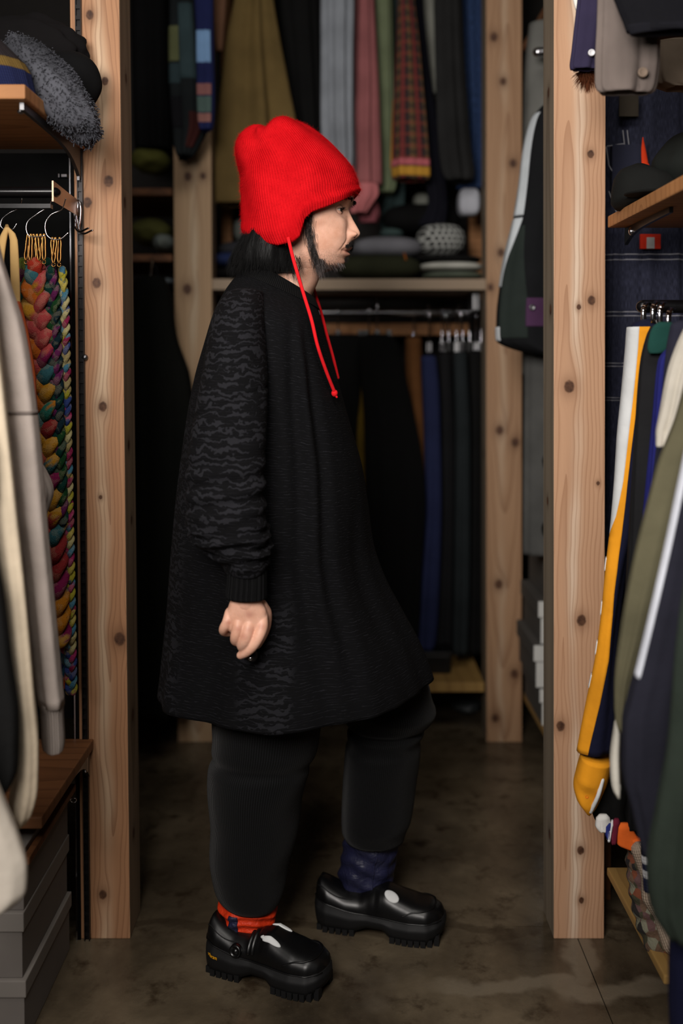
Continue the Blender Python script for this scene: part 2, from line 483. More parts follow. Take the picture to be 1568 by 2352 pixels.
jl = float((jx0[0] + jx1[0]) / 2); jy = float(FL(400, 2128)[1])
g_ = .0011
for (x0, x1, y0, y1) in ((-1.7, jl, -2.6, jy), (jl, 1.8, -2.6, jy), (-1.7, 1.8, jy, 2.92), (-1.7, 1.8, 2.92, 3.95)):
    V, F = box(x0 + g_, x1 - g_, y0 + g_, y1 - g_, -.02, 0)
    mk('slab', V, F, M['concrete'], fl, smooth=False)
for nm, bx in (('wall_back', (-1.7, 1.8, 3.85, 3.95, -.02, 3.0)), ('wall_left', (-1.7, -1.6, -2.6, 3.85, -.02, 3.0)),
               ('wall_right', (1.7, 1.8, -2.6, 3.85, -.02, 3.0)), ('wall_front', (-1.6, 1.7, -2.6, -2.5, -.02, 3.0)),
               ('ceiling', (-1.7, 1.8, -2.6, 3.95, 3.0, 3.1))):
    bbox_obj(nm, bx, M['dark_wall'], None, 0)['kind'] = 'structure'

# ------------------------------------------------------------------ posts
def post(label, Y, base, top, tpx, dep, mat_fn, side_mat, knots_px, base_py):
    """a square timber post: base (xl, xr) at the floor, top (xl, xr) at photo row tpx"""
    bl, br = FL(base[0], base_py), FL(base[1], base_py)
    Yf = Y
    tl, tr = P(top[0], tpx, Yf), P(top[1], tpx, Yf)
    bl = P(base[0], base_py, Yf); br = P(base[1], base_py, Yf)
    H = 2.98; k = H / tl[2]
    xl, xr = bl[0] + (tl[0] - bl[0]) * k, br[0] + (tr[0] - br[0]) * k
    V = np.array([(bl[0], Yf, 0), (br[0], Yf, 0), (br[0], Yf + dep, 0), (bl[0], Yf + dep, 0),
                  (xl, Yf, H), (xr, Yf, H), (xr, Yf + dep, H), (xl, Yf + dep, H)])
    F = [(0, 1, 5, 4), (1, 2, 6, 5), (2, 3, 7, 6), (3, 0, 4, 7), (4, 5, 6, 7), (3, 2, 1, 0)]
    org = np.array(((bl[0] + br[0]) / 2, Yf, 0))
    kn = [(lambda q: (q[0] - org[0], q[2], r))(P(px, py, Yf)) for (px, py, r) in knots_px]
    o = mk('wooden_post', V, F, None, None, smooth=False, origin=org)
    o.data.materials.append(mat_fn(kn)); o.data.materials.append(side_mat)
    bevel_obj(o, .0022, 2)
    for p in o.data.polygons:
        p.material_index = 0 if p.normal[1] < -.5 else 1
    tag(o, label, 'post')
    return o, org
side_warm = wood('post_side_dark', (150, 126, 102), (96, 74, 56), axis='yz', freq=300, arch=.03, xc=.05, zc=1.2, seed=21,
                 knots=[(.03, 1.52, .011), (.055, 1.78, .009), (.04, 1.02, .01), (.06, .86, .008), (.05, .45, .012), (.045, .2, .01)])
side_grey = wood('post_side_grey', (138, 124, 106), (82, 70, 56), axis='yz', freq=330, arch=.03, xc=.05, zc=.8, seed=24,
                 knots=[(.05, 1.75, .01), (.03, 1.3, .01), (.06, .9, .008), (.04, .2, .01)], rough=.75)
YP = 2.03
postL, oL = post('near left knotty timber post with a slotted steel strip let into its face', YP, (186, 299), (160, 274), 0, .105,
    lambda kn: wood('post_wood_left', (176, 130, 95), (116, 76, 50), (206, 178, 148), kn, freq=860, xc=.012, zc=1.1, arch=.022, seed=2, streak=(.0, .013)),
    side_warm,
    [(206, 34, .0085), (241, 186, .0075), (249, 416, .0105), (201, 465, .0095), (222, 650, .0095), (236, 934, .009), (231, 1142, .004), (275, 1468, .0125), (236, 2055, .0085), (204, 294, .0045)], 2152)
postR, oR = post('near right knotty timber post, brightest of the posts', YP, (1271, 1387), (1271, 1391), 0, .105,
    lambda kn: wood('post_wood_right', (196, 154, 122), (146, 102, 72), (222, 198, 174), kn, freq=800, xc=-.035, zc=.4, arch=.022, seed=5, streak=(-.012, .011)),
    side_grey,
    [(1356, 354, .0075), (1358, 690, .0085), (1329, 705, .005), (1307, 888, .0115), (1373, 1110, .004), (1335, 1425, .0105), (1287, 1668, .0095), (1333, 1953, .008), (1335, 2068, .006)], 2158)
YR = 3.10
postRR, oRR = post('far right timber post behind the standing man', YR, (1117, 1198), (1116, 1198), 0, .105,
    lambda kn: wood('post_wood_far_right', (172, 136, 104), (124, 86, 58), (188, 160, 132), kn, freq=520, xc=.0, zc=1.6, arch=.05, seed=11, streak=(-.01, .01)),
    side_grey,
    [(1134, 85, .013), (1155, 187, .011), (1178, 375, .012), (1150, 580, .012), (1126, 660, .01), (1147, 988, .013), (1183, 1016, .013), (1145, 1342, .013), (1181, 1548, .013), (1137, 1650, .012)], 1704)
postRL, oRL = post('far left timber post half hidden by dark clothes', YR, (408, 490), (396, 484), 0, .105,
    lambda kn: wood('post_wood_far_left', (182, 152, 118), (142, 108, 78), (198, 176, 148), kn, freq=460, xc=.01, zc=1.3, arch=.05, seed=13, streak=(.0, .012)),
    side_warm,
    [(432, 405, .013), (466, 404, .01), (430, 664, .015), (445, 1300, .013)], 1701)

def upright(parent, pb, pt, Y, wd):
    """pb, pt: left edge in photo pixels low and high"""
    a, c = P(*pb, Y), P(*pt, Y)
    def LX(z): return a[0] + (c[0] - a[0]) * (z - a[2]) / (c[2] - a[2])
    H = 2.9; parts = []; lips = []
    def slab(dst, f0, f1, z0, z1, d0, d1):
        V = []
        for z in (z0, z1):
            lx = LX(z)
            V += [(lx + f0 * wd, Y - d1, z), (lx + f1 * wd, Y - d1, z), (lx + f1 * wd, Y - d0, z), (lx + f0 * wd, Y - d0, z)]
        dst.append((np.array(V), [(0, 1, 5, 4), (1, 2, 6, 5), (2, 3, 7, 6), (3, 0, 4, 7), (4, 5, 6, 7), (3, 2, 1, 0)]))
    slab(parts, -.12, 1.12, 0, H, .0004, .002)
    z = .01
    while z < H - .03:
        slab(parts, .0, 1.0, z, z + .0075, .002, .0075)
        z += .0215
    for f0, f1 in ((-.16, .04), (.9, 1.08)):
        for i in range(6): slab(parts, f0, f1, H / 6 * i, H / 6 * (i + 1), .0005, .009)
    V, F = merge(parts)
    o = mk('slotted_upright', V, F, M['black_steel'], parent, smooth=False)
    return o
M['upright'] = plain('upright_steel', (44, 42, 42), .36, .8)
u_ = upright(postL, (197.5, 2150), (176, 0), YP, .0092); u_.data.materials[0] = M['upright']
bars = []
a, c = P(177, 2150, YP), P(157, 0, YP)
for i in range(1):
    V = [(a[0], YP - .004, 0), (a[0] + .0085, YP - .004, 0), (a[0] + .0085, YP + .02, 0), (a[0], YP + .02, 0)]
    zt_ = float(P(160, 362, YP)[2]); k = zt_ / (c[2]); dx = (c[0] - a[0]) * k
    V += [(v[0] + dx, v[1], zt_) for v in V]
    sb = mk('steel_side_bar', V, [(0, 1, 5, 4), (1, 2, 6, 5), (2, 3, 7, 6), (3, 0, 4, 7), (4, 5, 6, 7), (3, 2, 1, 0)], M['dark_panel'], postL, smooth=False)
    e0 = [np.array(v) for v in V]; Ve = []
    for q in (e0[0], e0[4]): Ve += [(q[0] - .0005, q[1] - .0012, q[2]), (q[0] + .0022, q[1] - .0012, q[2]), (q[0] + .0022, q[1] + .004, q[2]), (q[0] - .0005, q[1] + .004, q[2])]
    mk('bar_edge', Ve, [(0, 1, 5, 4), (1, 2, 6, 5), (2, 3, 7, 6), (3, 0, 4, 7), (4, 5, 6, 7), (3, 2, 1, 0)], M['chrome'], sb, smooth=False)

# screw head on the left post
V, F, _ = ellipsoid(P(195, 821, YP - .004), (.0065, .006, .0065), 14, 10)
mk('screw_head', V, F, M['dull_steel'], postL)

# ------------------------------------------------------------------ shelving on the left (cantilevers from the post towards us)
XSL = float(P(198, 330, 2.03)[0])                                   # right end of the left boards
def side_board(name, label, far_px, near_px, th, mat, x_out, Yf=2.03, cat='shelf'):
    """a board whose end edge runs from near_px to far_px (pixels of its top edge)"""
    a = P(far_px[0], far_px[1], Yf)
    Yn = a[0] * FPX / (near_px[0] - 784.0)
    z = a[2]
    x0, x1 = sorted((a[0], x_out))
    o = bbox_obj(name, (x0, x1, Yn, Yf - .003, z - th, z), mat, None, .003)
    tag(o, label, cat)
    return o, (a[0], Yn, z)
sh1, s1 = side_board('wall_shelf', 'upper left brown wooden shelf carrying the grey fleece hat', (198, 317), (63, 203), .024, M['board'], -1.5)
# (bracket under it)
def bracket(label, x, Y0, Y1, z, h0, h1, mat, wd=.0035, parent=None):
    V = np.array([(x - wd, Y0, z), (x + wd, Y0, z), (x + wd, Y1, z), (x - wd, Y1, z),
                  (x - wd, Y0, z - h0), (x + wd, Y0, z - h0), (x + wd, Y1, z - h1), (x - wd, Y1, z - h1)])
    # curved heel: extra points near the post
    ys = np.linspace(0, 1, 14); R = []
    for t in ys:
        hh = h0 + (h1 - h0) * t**6 + .004 * t
        y = Y0 + (Y1 - Y0) * t
        R.append([(x - wd, y, z), (x + wd, y, z), (x + wd, y, z - hh), (x - wd, y, z - hh)])
    V, F, _ = loft(np.array(R))
    return mk('bracket_arm', V, F, mat, parent, smooth=False)
t = thing('shelf_bracket', 'steel bracket under the upper left shelf, hooked into the slotted strip', 'bracket', (s1[0], 2.0, s1[2] - .1))
bracket('', XSL - .012, 1.66, 2.022, s1[2] - .0245, .012, .058, M['dull_steel'], parent=t)
for q in (.02, .05):
    V, F = box(XSL - .0145, XSL - .0095, 2.012, 2.026, s1[2] - .03 - q - .008, s1[2] - .03 - q); mk('bracket_hook', V, F, M['chrome'], t, smooth=False)
V, F, _ = ellipsoid(P(48, 257, 1.70), (.006, .008, .004), 12, 8); mk('bracket_screw', V, F, M['dull_steel'], t)

# dark panel below the shelf with its clip
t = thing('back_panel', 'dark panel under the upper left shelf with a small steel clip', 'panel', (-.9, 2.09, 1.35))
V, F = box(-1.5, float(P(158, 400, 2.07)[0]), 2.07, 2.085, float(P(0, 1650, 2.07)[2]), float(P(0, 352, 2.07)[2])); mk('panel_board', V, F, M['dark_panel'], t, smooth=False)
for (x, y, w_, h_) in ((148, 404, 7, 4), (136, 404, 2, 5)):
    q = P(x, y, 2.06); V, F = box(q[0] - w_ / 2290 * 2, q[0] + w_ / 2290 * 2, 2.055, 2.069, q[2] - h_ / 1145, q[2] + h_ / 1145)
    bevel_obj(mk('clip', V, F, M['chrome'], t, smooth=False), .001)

# hanging rail on the left
zr = float(P(60, 442, 1.86)[2]); xr = float(P(122, 440, 1.86)[0])
t = thing('hanging_rail', 'left dark steel hanging rail with flat end bracket below the shelf', 'rail', (-1.0, 1.86, zr))
V, F, _ = tube([(x, 1.86, zr) for x in np.linspace(-1.5, xr, 6)], .0145, 20, flat=.7); mk('rail_tube', V, F, M['black_steel'], t)
R = []
for q, Y in ((0, 1.845), (1, 2.024)):
    x = xr + .002 + (P(184, 480, 2.03)[0] - xr - .004) * q
    hh = .019 - .004 * q; zz = zr - .006 * q
    R.append([(x, Y, zz + hh), (x + .003, Y, zz + hh), (x + .003, Y, zz - hh), (x, Y, zz - hh)])
V, F, _ = loft(np.array(R)); mk('rail_bracket', V, F, plain('satin_steel', (168, 140, 118), .3, .9), t, smooth=False)
V, F = box(-1.5, xr - .003, 1.852, 1.868, zr - .03, zr - .022); mk('rail_underside', V, F, M['black_steel'], t, smooth=False)

# double hook on the slotted strip
t = thing('wire_hook', 'double chrome wire hook hanging on the slotted strip of the left post', 'hook', P(180, 500, 2.0))
for dx, dy in ((0, 0), (9, 5)):
    pts = [P(168 + dx * .6, 470 + dy, 2.012), P(171 + dx, 455 + dy, 2.010), P(176 + dx * .8, 462 + dy, 2.009), P(175 + dx, 500 + dy, 2.008),
           P(173 + dx * .9, 522 + dy, 2.004), P(180 + dx, 531 + dy, 1.99), P(203 + dx, 524 + dy, 1.96)]
    V, F, _ = tube(spline(pts, 30), .0019, 8); mk('wire', V, F, M['chrome'], t)
    pts = [P(168 + dx * .6, 470 + dy, 2.012), P(171 + dx * .7, 500 + dy, 2.010), P(173 + dx * .9, 522 + dy, 2.004)]
    V, F, _ = tube(spline(pts, 14), .0019, 8); mk('wire', V, F, M['chrome'], t)

# lower left shelf and the board under it
sh2, s2 = side_board('wall_shelf', 'lower left brown wooden shelf below the beige and taupe sleeves', (216, 1695), (88, 1891), .021, M['board_dark'], -1.5)
sh3, s3 = side_board('wall_shelf', 'narrow brown board close under the lower left shelf', (176, 1798), (58, 1975), .014, M['board_dark'], -1.5, Yf=2.0)
t = thing('shelf_bracket', 'steel bracket end under the lower left shelf by the slotted strip', 'bracket', (s2[0], 2.0, s2[2] - .1))
bracket('', float(P(196, 1750, 2.0)[0]), 1.8, 2.02, s2[2] - .0215, .006, .05, M['dull_steel'], parent=t)
V, F, _ = tube([P(196, 1738, 2.0), P(196, 1770, 2.0)], .0045, 10); mk('bracket_pin', V, F, M['chrome'], t)
pts = [P(168 + 7 * math.cos(q), 1838 + 5 * math.sin(q), 1.97) for q in np.linspace(0, 2 * PI, 20)]
V, F, _ = tube(pts, .0012, 6, caps=False); mk('bracket_ring', V, F, M['chrome'], t)

# ------------------------------------------------------------------ shoe boxes
M['box_grey'] = plain('box_card_grey', (114, 108, 103), .75, var=.05, spec=.2)
M['box_lid'] = plain('box_lid_grey', (130, 124, 118), .7, var=.05, spec=.2)
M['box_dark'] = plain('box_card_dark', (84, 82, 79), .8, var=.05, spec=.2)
M['box_lit_front'] = plain('box_front_lit', (196, 196, 192), .6, var=.04, spec=.3)  # light on the far box fronts, put into a paler card colour
def shoe_box(label, x0, x1, y0, y1, z0, h, lid, group, mats=('box_grey', 'box_lid'), over=.004):
    t = thing('shoe_box', label, 'box', ((x0 + x1) / 2, (y0 + y1) / 2, z0), group)
    bbox_obj('box_body', (x0 + over, x1 - over, y0 + over, y1 - over, z0, z0 + h - .003), M[mats[0]], t, .0015)
    V, F = box(x0, x1, y0, y1, z0 + h - lid, z0 + h); bevel_obj(mk('box_lid', V, F, M[mats[1]], t, smooth=False), .002)
    return t
xe = float(P(165, 2100, 1.995)[0])
zz = .001
names = ['bottom grey shoe box of the near left floor stack', 'second grey shoe box of the near left floor stack', 'third grey shoe box of the near left floor stack, just under the board']
for i, (h, lid) in enumerate(((.118, .03), (.117, .034), (.112, .036))):
    shoe_box(names[i], xe - .21 - .003 * i, xe - .002 * ((i * 2) % 3), 1.70 + .004 * i, 1.995, zz, h, lid, 'grey shoe boxes on the left'); zz += h + .0005
zz = .001
names = ['bottom grey shoe box beside the left stack, at the frame edge', 'second grey shoe box beside the left stack, at the frame edge']
for i, (h, lid) in enumerate(((.116, .03), (.116, .03))):
    shoe_box(names[i], xe - .44, xe - .222, 1.69, 1.99, zz, h, lid, 'grey shoe boxes on the left'); zz += h + .0005

# ------------------------------------------------------------------ shelving on the right
sh4, s4 = side_board('wall_shelf', 'right wooden shelf with dark bags, seen from below beside the bright post', (1394, 497), (1568, 393), .024, M['board'], 1.55)
t = thing('shelf_bracket', 'dark steel bracket under the right shelf', 'bracket', (s4[0] + .05, 2.0, s4[2] - .1))
bracket('', float(P(1446, 530, 2.0)[0]), 1.75, 2.025, s4[2] - .0245, .01, .03, M['black_steel'], parent=t)
V, F, _ = ellipsoid(P(1449, 531, 1.98), (.006, .006, .009), 10, 8); mk('bracket_pin', V, F, M['chrome'], t)
# low shelf right
sh5, s5 = side_board('floor_shelf', 'low yellow plywood shelf at lower right carrying a patterned scarf', (1392, 1990), (1536, 2318), .016, M['ply'], 1.55)
V, F = box(s5[0] + .312, s5[0] + .33, s5[1] + .02, 2.0, 0.0, s5[2] - .016); mk('shelf_leg', V, F, M['board_dark'], sh5, smooth=False)
sh6 = bbox_obj('floor_shelf', (s5[0] + .004, 1.55, 2.17, 2.55, s5[2] - .004, s5[2] + .014), M['board'], None, .002)
tag(sh6, 'low board behind the bright post, under the denim overalls', 'shelf')
V, F = box(s5[0] + .03, s5[0] + .05, 2.18, 2.53, 0.0, s5[2] - .004); mk('shelf_leg', V, F, M['board_dark'], sh6, smooth=False)

# rail on the right
zq = float(P(1540, 704, 1.82)[2]); xq = float(P(1482, 700, 1.82)[0])
t = thing('hanging_rail', 'right black hanging rail with flat chrome hangers', 'rail', (1.0, 1.82, zq))
V, F, _ = tube([(x, 1.82, zq) for x in np.linspace(xq - .005, 1.55, 5)], .012, 16); mk('rail_tube', V, F, M['black_steel'], t)
V, F = box(xq + .16, xq + .166, 1.8, 2.026, zq - .012, zq + .012); mk('rail_bracket', V, F, M['black_steel'], t, smooth=False)

# ------------------------------------------------------------------ the unit between the right-hand posts
XG = float(P(1202, 1602, YR)[0])
def far_board(label, z_top, th, x0, x1, y0, y1, mat, cat='shelf', name='wall_shelf'):
    o = bbox_obj(name, (x0, x1, y0, y1, z_top - th, z_top), mat, None, .002); return tag(o, label, cat)
z1 = float(P(1203, 1590, YR)[2])
far_board('low yellowish shelf under the far grey boxes, right of the aisle', z1, .022, XG, 1.55, 2.62, YR - .003, M['ply'], name='floor_shelf')
z2 = float(P(1200, 100, YR)[2])
far_board('top brown shelf seen from below between the right posts', z2, .024, float(P(1200, 100, YR)[0]), 1.55, 2.62, YR - .003, M['board_dark'])
zr2 = float(P(1240, 120, 2.72)[2])
t = thing('hanging_rail', 'chrome rail end under the top shelf between the right posts', 'rail', (1.0, 2.72, zr2))
V, F, _ = tube([(x, 2.72, zr2) for x in np.linspace(float(P(1234, 120, 2.72)[0]), 1.55, 4)], .013, 16); mk('rail_tube', V, F, M['chrome'], t)
V, F = box(1.0, 1.006, 2.70, YR, zr2 - .012, zr2 + .012); mk('rail_bracket', V, F, M['black_steel'], t, smooth=False)
# boxes on it
yb = 2.80
lab = ['lowest far grey shoe box on the low yellow shelf', 'second far grey shoe box, sticking out most', 'third far grey shoe box up the stack', 'topmost far grey shoe box of the stack']
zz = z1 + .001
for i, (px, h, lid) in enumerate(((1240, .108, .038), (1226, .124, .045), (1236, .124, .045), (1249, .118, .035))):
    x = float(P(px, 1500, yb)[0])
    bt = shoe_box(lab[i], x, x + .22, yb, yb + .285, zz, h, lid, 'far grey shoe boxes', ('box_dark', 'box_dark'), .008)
    for nm_, z0_, z1_, q in (('lit_front', zz + .002, zz + h - lid - .001, .0085), ('lit_front', zz + h - lid, zz + h, 0)):
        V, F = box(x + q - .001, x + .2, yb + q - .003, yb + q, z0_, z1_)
        mk(nm_, V, F, M['box_lit_front'], bt, smooth=False)  # thin slip carrying the painted-in light of the front face
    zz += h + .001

# ------------------------------------------------------------------ the rear unit, straight ahead
xa, xb = float(P(486, 650, YR + .02)[0]), float(P(1115, 650, YR + .02)[0])
zs = float(P(800, 641, YR + .02)[2])
bbz = far_board('long pale shelf of folded clothes behind the man', zs, .034, xa, xb, YR + .012, 3.62, M['board_rear'])
zb = float(P(1050, 1566, YR + .02)[2])
far_board('bottom rear shelf near the floor behind the man', zb, .03, xa, xb, YR + .012, 3.60, M['ply'], name='floor_shelf')
zrr = float(P(900, 718, 3.33)[2])
t = thing('hanging_rail', 'rear chrome rail under the long shelf, full of dark trousers', 'rail', ((xa + xb) / 2, 3.33, zrr))
V, F, _ = tube([(x, 3.33, zrr) for x in np.linspace(xa, xb, 6)], .0145, 18); mk('rail_tube', V, F, M['chrome'], t)
q = P(1094, 692, 3.2)
V, F = box(q[0] - .012, q[0] + .012, 3.2, 3.34, q[2] - .03, q[2] + .028); bevel_obj(mk('rail_bracket', V, F, M['dull_steel'], t, smooth=False), .004)
q0, q1 = P(540, 742, 3.46), P(1113, 770, 3.46)
wb = bbox_obj('wall_batten', (xa + .01, xb - .01, 3.46, 3.485, q1[2], q0[2]), M['board'], None, .002)
tag(wb, 'wooden batten on the wall behind the rear hangers', 'batten')
V, F = box(xa + .01, xb - .01, 3.485, 3.85, q1[2], q1[2] + .01); mk('batten_tie', V, F, M['dark_wall'], wb, smooth=False)
zt = 2.62
t = thing('hanging_rail', 'high rear rail from which the coats hang above the man', 'rail', ((xa + xb) / 2, 3.33, zt))
V, F, _ = tube([(x, 3.33, zt) for x in np.linspace(xa - .4, xb, 6)], .0145, 16); mk('rail_tube', V, F, M['chrome'], t)
V, F = box(xb - .02, xb - .014, YR + .1, 3.34, zt - .014, zt + .014); mk('rail_bracket', V, F, M['black_steel'], t, smooth=False)
# wooden standards at the back of the rear shelf
for i, (xx0, xx1, yy0, yy1, lb) in enumerate(((1076, 1112, 300, 585, 'short wooden upright behind the rear shelf, right end'), (511, 533, 300, 600, 'short wooden upright behind the rear shelf, left end'))):
    qa, qb = P(xx0, yy1, 3.66), P(xx1, yy0, 3.66)
    o = bbox_obj('timber_upright', (qa[0], qb[0], 3.63, 3.69, zs - .03, 2.9), M['board'], None, .002); tag(o, lb, 'upright')

# left-rear dark unit: boards
xc_ = float(P(396, 600, YR)[0])
for (py, lb) in ((437, 'upper dark shelf edge left of the far left post'), (590, 'middle dark shelf edge left of the far left post'), (1190, 'lowest dark shelf left of the far left post')):
    z = float(P(380, py, YR)[2]); far_board(lb, z + .01, .022, -1.5, xc_ - .004, YR + .02, 3.6, M['board_dark'])

# ================================================================== GARMENTS
fcache = {}
def fb(rgb, kind='plain', **k):
    key = (tuple(rgb), kind, tuple(sorted(k.items())))
    if key not in fcache: fcache[key] = fabric('cloth_%d' % len(fcache), rgb, kind, **k)
    return fcache[key]
def fold(seed, amp=.004, ks=(3, 5, 8, 13)):
    r = random.Random(seed)
    return [(k, amp * (3.0 / k)**.5 * r.uniform(.6, 1.2), r.uniform(0, 6.28), r.uniform(-1.5, 1.5), r.choice((.4, .7, 1))) for k in ks]
def garment(name, label, cat, loc, group=None): return thing(name, label, cat, loc, group)
def ctr(d): 
    q = (d.L[-1] + d.R[-1]) / 2; return q
def hem_line(d, parent, mat, t0=.965, t1=.98, off=.0015):
    return d.strip('hem_stitch', mat, parent, -PI, 0, t0, t1, off, m=3, n=40)
def button(parent, px, py, Y, r, mat, name='button'):
    q = P(px, py, Y)
    a = np.arange(20) / 20 * 2 * PI
    R = [[(q[0] + rr * math.cos(x), q[1] - d, q[2] + rr * math.sin(x)) for x in a] for rr, d in ((r, -.004), (r, .001), (r * .9, .0025), (r * .7, .002), (r * .62, .0012))]
    V, F, _ = loft(np.array(R)); return mk(name, V, F, mat, parent)

# ---------------------------------------------------------------- near left
def hang_body(parent, top, X, z, zbot, mat, Y0=1.66, Y1=2.0, th=.026, hook=None, r0=.04, up=.05):
    """the rest of a hanging garment: flat body on its hanger and the shoulder that runs out into the sleeve"""
    a = np.arange(40) / 40 * 2 * PI; R = []
    for q, wy in ((0, .25), (.03, .7), (.08, 1.0), (.4, .97), (1.0, 1.03)):
        ym, hy = (Y0 + Y1) / 2, (Y1 - Y0) / 2 * wy
        R.append([(X + th * math.cos(x) * (.6 if q == 0 else 1) + .004 * math.sin(5 * x), ym + hy * math.copysign(abs(math.sin(x))**.8, math.sin(x)), z + (zbot - z) * q) for x in a])
    V, F, UV = loft(np.array(R)); mk('body', V, F, mat, parent, uv=UV)
    p0 = np.asarray(top, float); p3 = np.array((X, Y0 + .06, z - .07))
    V, F, UV = tube(spline([p0 + (0, 0, -.05), p0 + (0, 0, .0), (p0 + p3) / 2 + np.array((0, 0, up)), p3], 20), np.linspace(r0, .036, 20), 24); mk('shoulder', V, F, mat, parent, uv=UV)
    if hook is not None:
        hy, hz = hook; m_ = (X, (Y0 + Y1) / 2, z)
        V, F, _ = tube(spline([np.array(m_) - (0, 0, .01), np.array((X, hy, hz - .03)), np.array((X, hy - .018, hz + .004)), np.array((X, hy, hz + .018)), np.array((X, hy + .016, hz + .006))], 18), .002, 8); mk('hanger_hook', V, F, M['chrome'], parent)
def top_of(d): return (d.L[0] + d.R[0]) / 2
def sleeve_garment(name, label, rows, Y, ry, col, kind='plain', seed=1, cuff=None, cuffcol=None, group=None, body=True):
    d = Drape(rows, Y, ry, fold(seed, .0018, (2, 3, 5, 8)), m=60, n=56)
    t = garment(name, label, 'jacket', ctr(d), group)
    if cuff:
        d.mesh('sleeve', fb(col, kind), t, 0, cuff)
        rows2 = Drape(rows, Y, ry * .92, fold(seed, .001), m=60, n=56)
        rows2.mesh('cuff', fb(cuffcol or col, 'rib'), t, cuff - .004, 1, top=False)
    else:
        d.mesh('sleeve', fb(col, kind), t)
    return d, t
L1, gt = sleeve_garment('sweatshirt', 'taupe grey sweatshirt sleeve with ribbed cuff, hanging at the near left', [(520, -70, -10), (600, -48, 8), (650, -36, 24), (760, -20, 58), (900, 2, 80), (1060, 20, 97), (1200, 38, 108), (1300, 52, 117), (1450, 68, 131), (1560, 80, 141), (1612, 88, 146), (1628, 93, 145), (1690, 95, 148), (1708, 97, 146)], 1.60, .055, (176, 164, 156), seed=3, cuff=.915)
dd = Drape([(700, -80, -10), (1000, -60, 50), (1040, -40, 70), (1075, 20, 100), (1130, 30, 121), (1170, 20, 110), (1260, -20, 70)], 1.72, .05, fold(4, .003)); dd.mesh('pocket_flap', fb((176, 164, 156)), gt)
hang_body(gt, top_of(L1), -.70, zr - .05, .62, fb((176, 164, 156)), hook=(1.86, zr), r0=.020, up=-.02)
L1.strip('sleeve_seam', fb((120, 110, 104)), gt, -PI * .96, -.04, .355, .362, .0006, m=3, n=30)
L2, gt = sleeve_garment('coat', 'cream coat sleeve beside the taupe sweatshirt at the near left', [(640, -90, -14), (760, -66, -2), (980, -40, 22), (1150, -24, 40), (1400, 6, 66), (1600, 28, 82), (1700, 36, 91), (1790, 30, 90), (1845, 24, 78), (1872, 30, 60)], 1.50, .045, (206, 190, 166), seed=5)
hang_body(gt, top_of(L2), -.78, zr - .05, .5, fb((206, 190, 166)), hook=(1.86, zr), r0=.024, up=-.02)
L3, gt = sleeve_garment('jacket', 'black jacket sleeve between two cream garments at the left edge', [(1050, -110, -40), (1250, -90, -12), (1350, -80, 10), (1500, -66, 28), (1650, -56, 46), (1750, -50, 44), (1800, -44, 26), (1816, -40, 12)], 1.43, .04, (24, 24, 24), seed=6)
hang_body(gt, top_of(L3), -.86, zr - .05, .55, fb((24, 24, 24)), hook=(1.86, zr))
L4, gt = sleeve_garment('knit_jumper', 'cream jumper hem lowest at the near left edge', [(1560, -160, -60), (1780, -120, -8), (1850, -100, 18), (1920, -90, 46), (1985, -80, 64), (2030, -80, 62), (2058, -78, 40), (2075, -80, 6)], 1.36, .045, (214, 204, 190), seed=8)
hang_body(gt, top_of(L4), -.94, zr - .05, .5, fb((214, 204, 190)), hook=(1.86, zr))
d = Drape([(700, 30, 50), (780, 44, 68), (880, 54, 82), (960, 56, 84), (1030, 50, 76)], 1.80, .012, fold(9, .003)); t = garment('shirt', 'rust orange garment, a thin sliver behind the taupe sleeve', 'shirt', ctr(d)); d.mesh('body', fb((150, 66, 30)), t)

# beige straps on the wire hanger, top left
t = garment('cotton_strap', 'pair of beige cotton straps hung beside the braided scarves', 'strap', P(16, 700, 1.86))
for x0, x1, x2 in ((4, -4, -8), (27, 30, 34)):
    d = Drape([(523, 16 - 6, 16 + 6), (545, x0 - 5, x0 + 13), (600, x1 - 7, x1 + 14), (700, x2 - 9, x2 + 13), (1000, x2 - 9, x2 + 14)], 1.86, .006, m=30, n=24); d.mesh('strap', fb((196, 160, 104)), t)

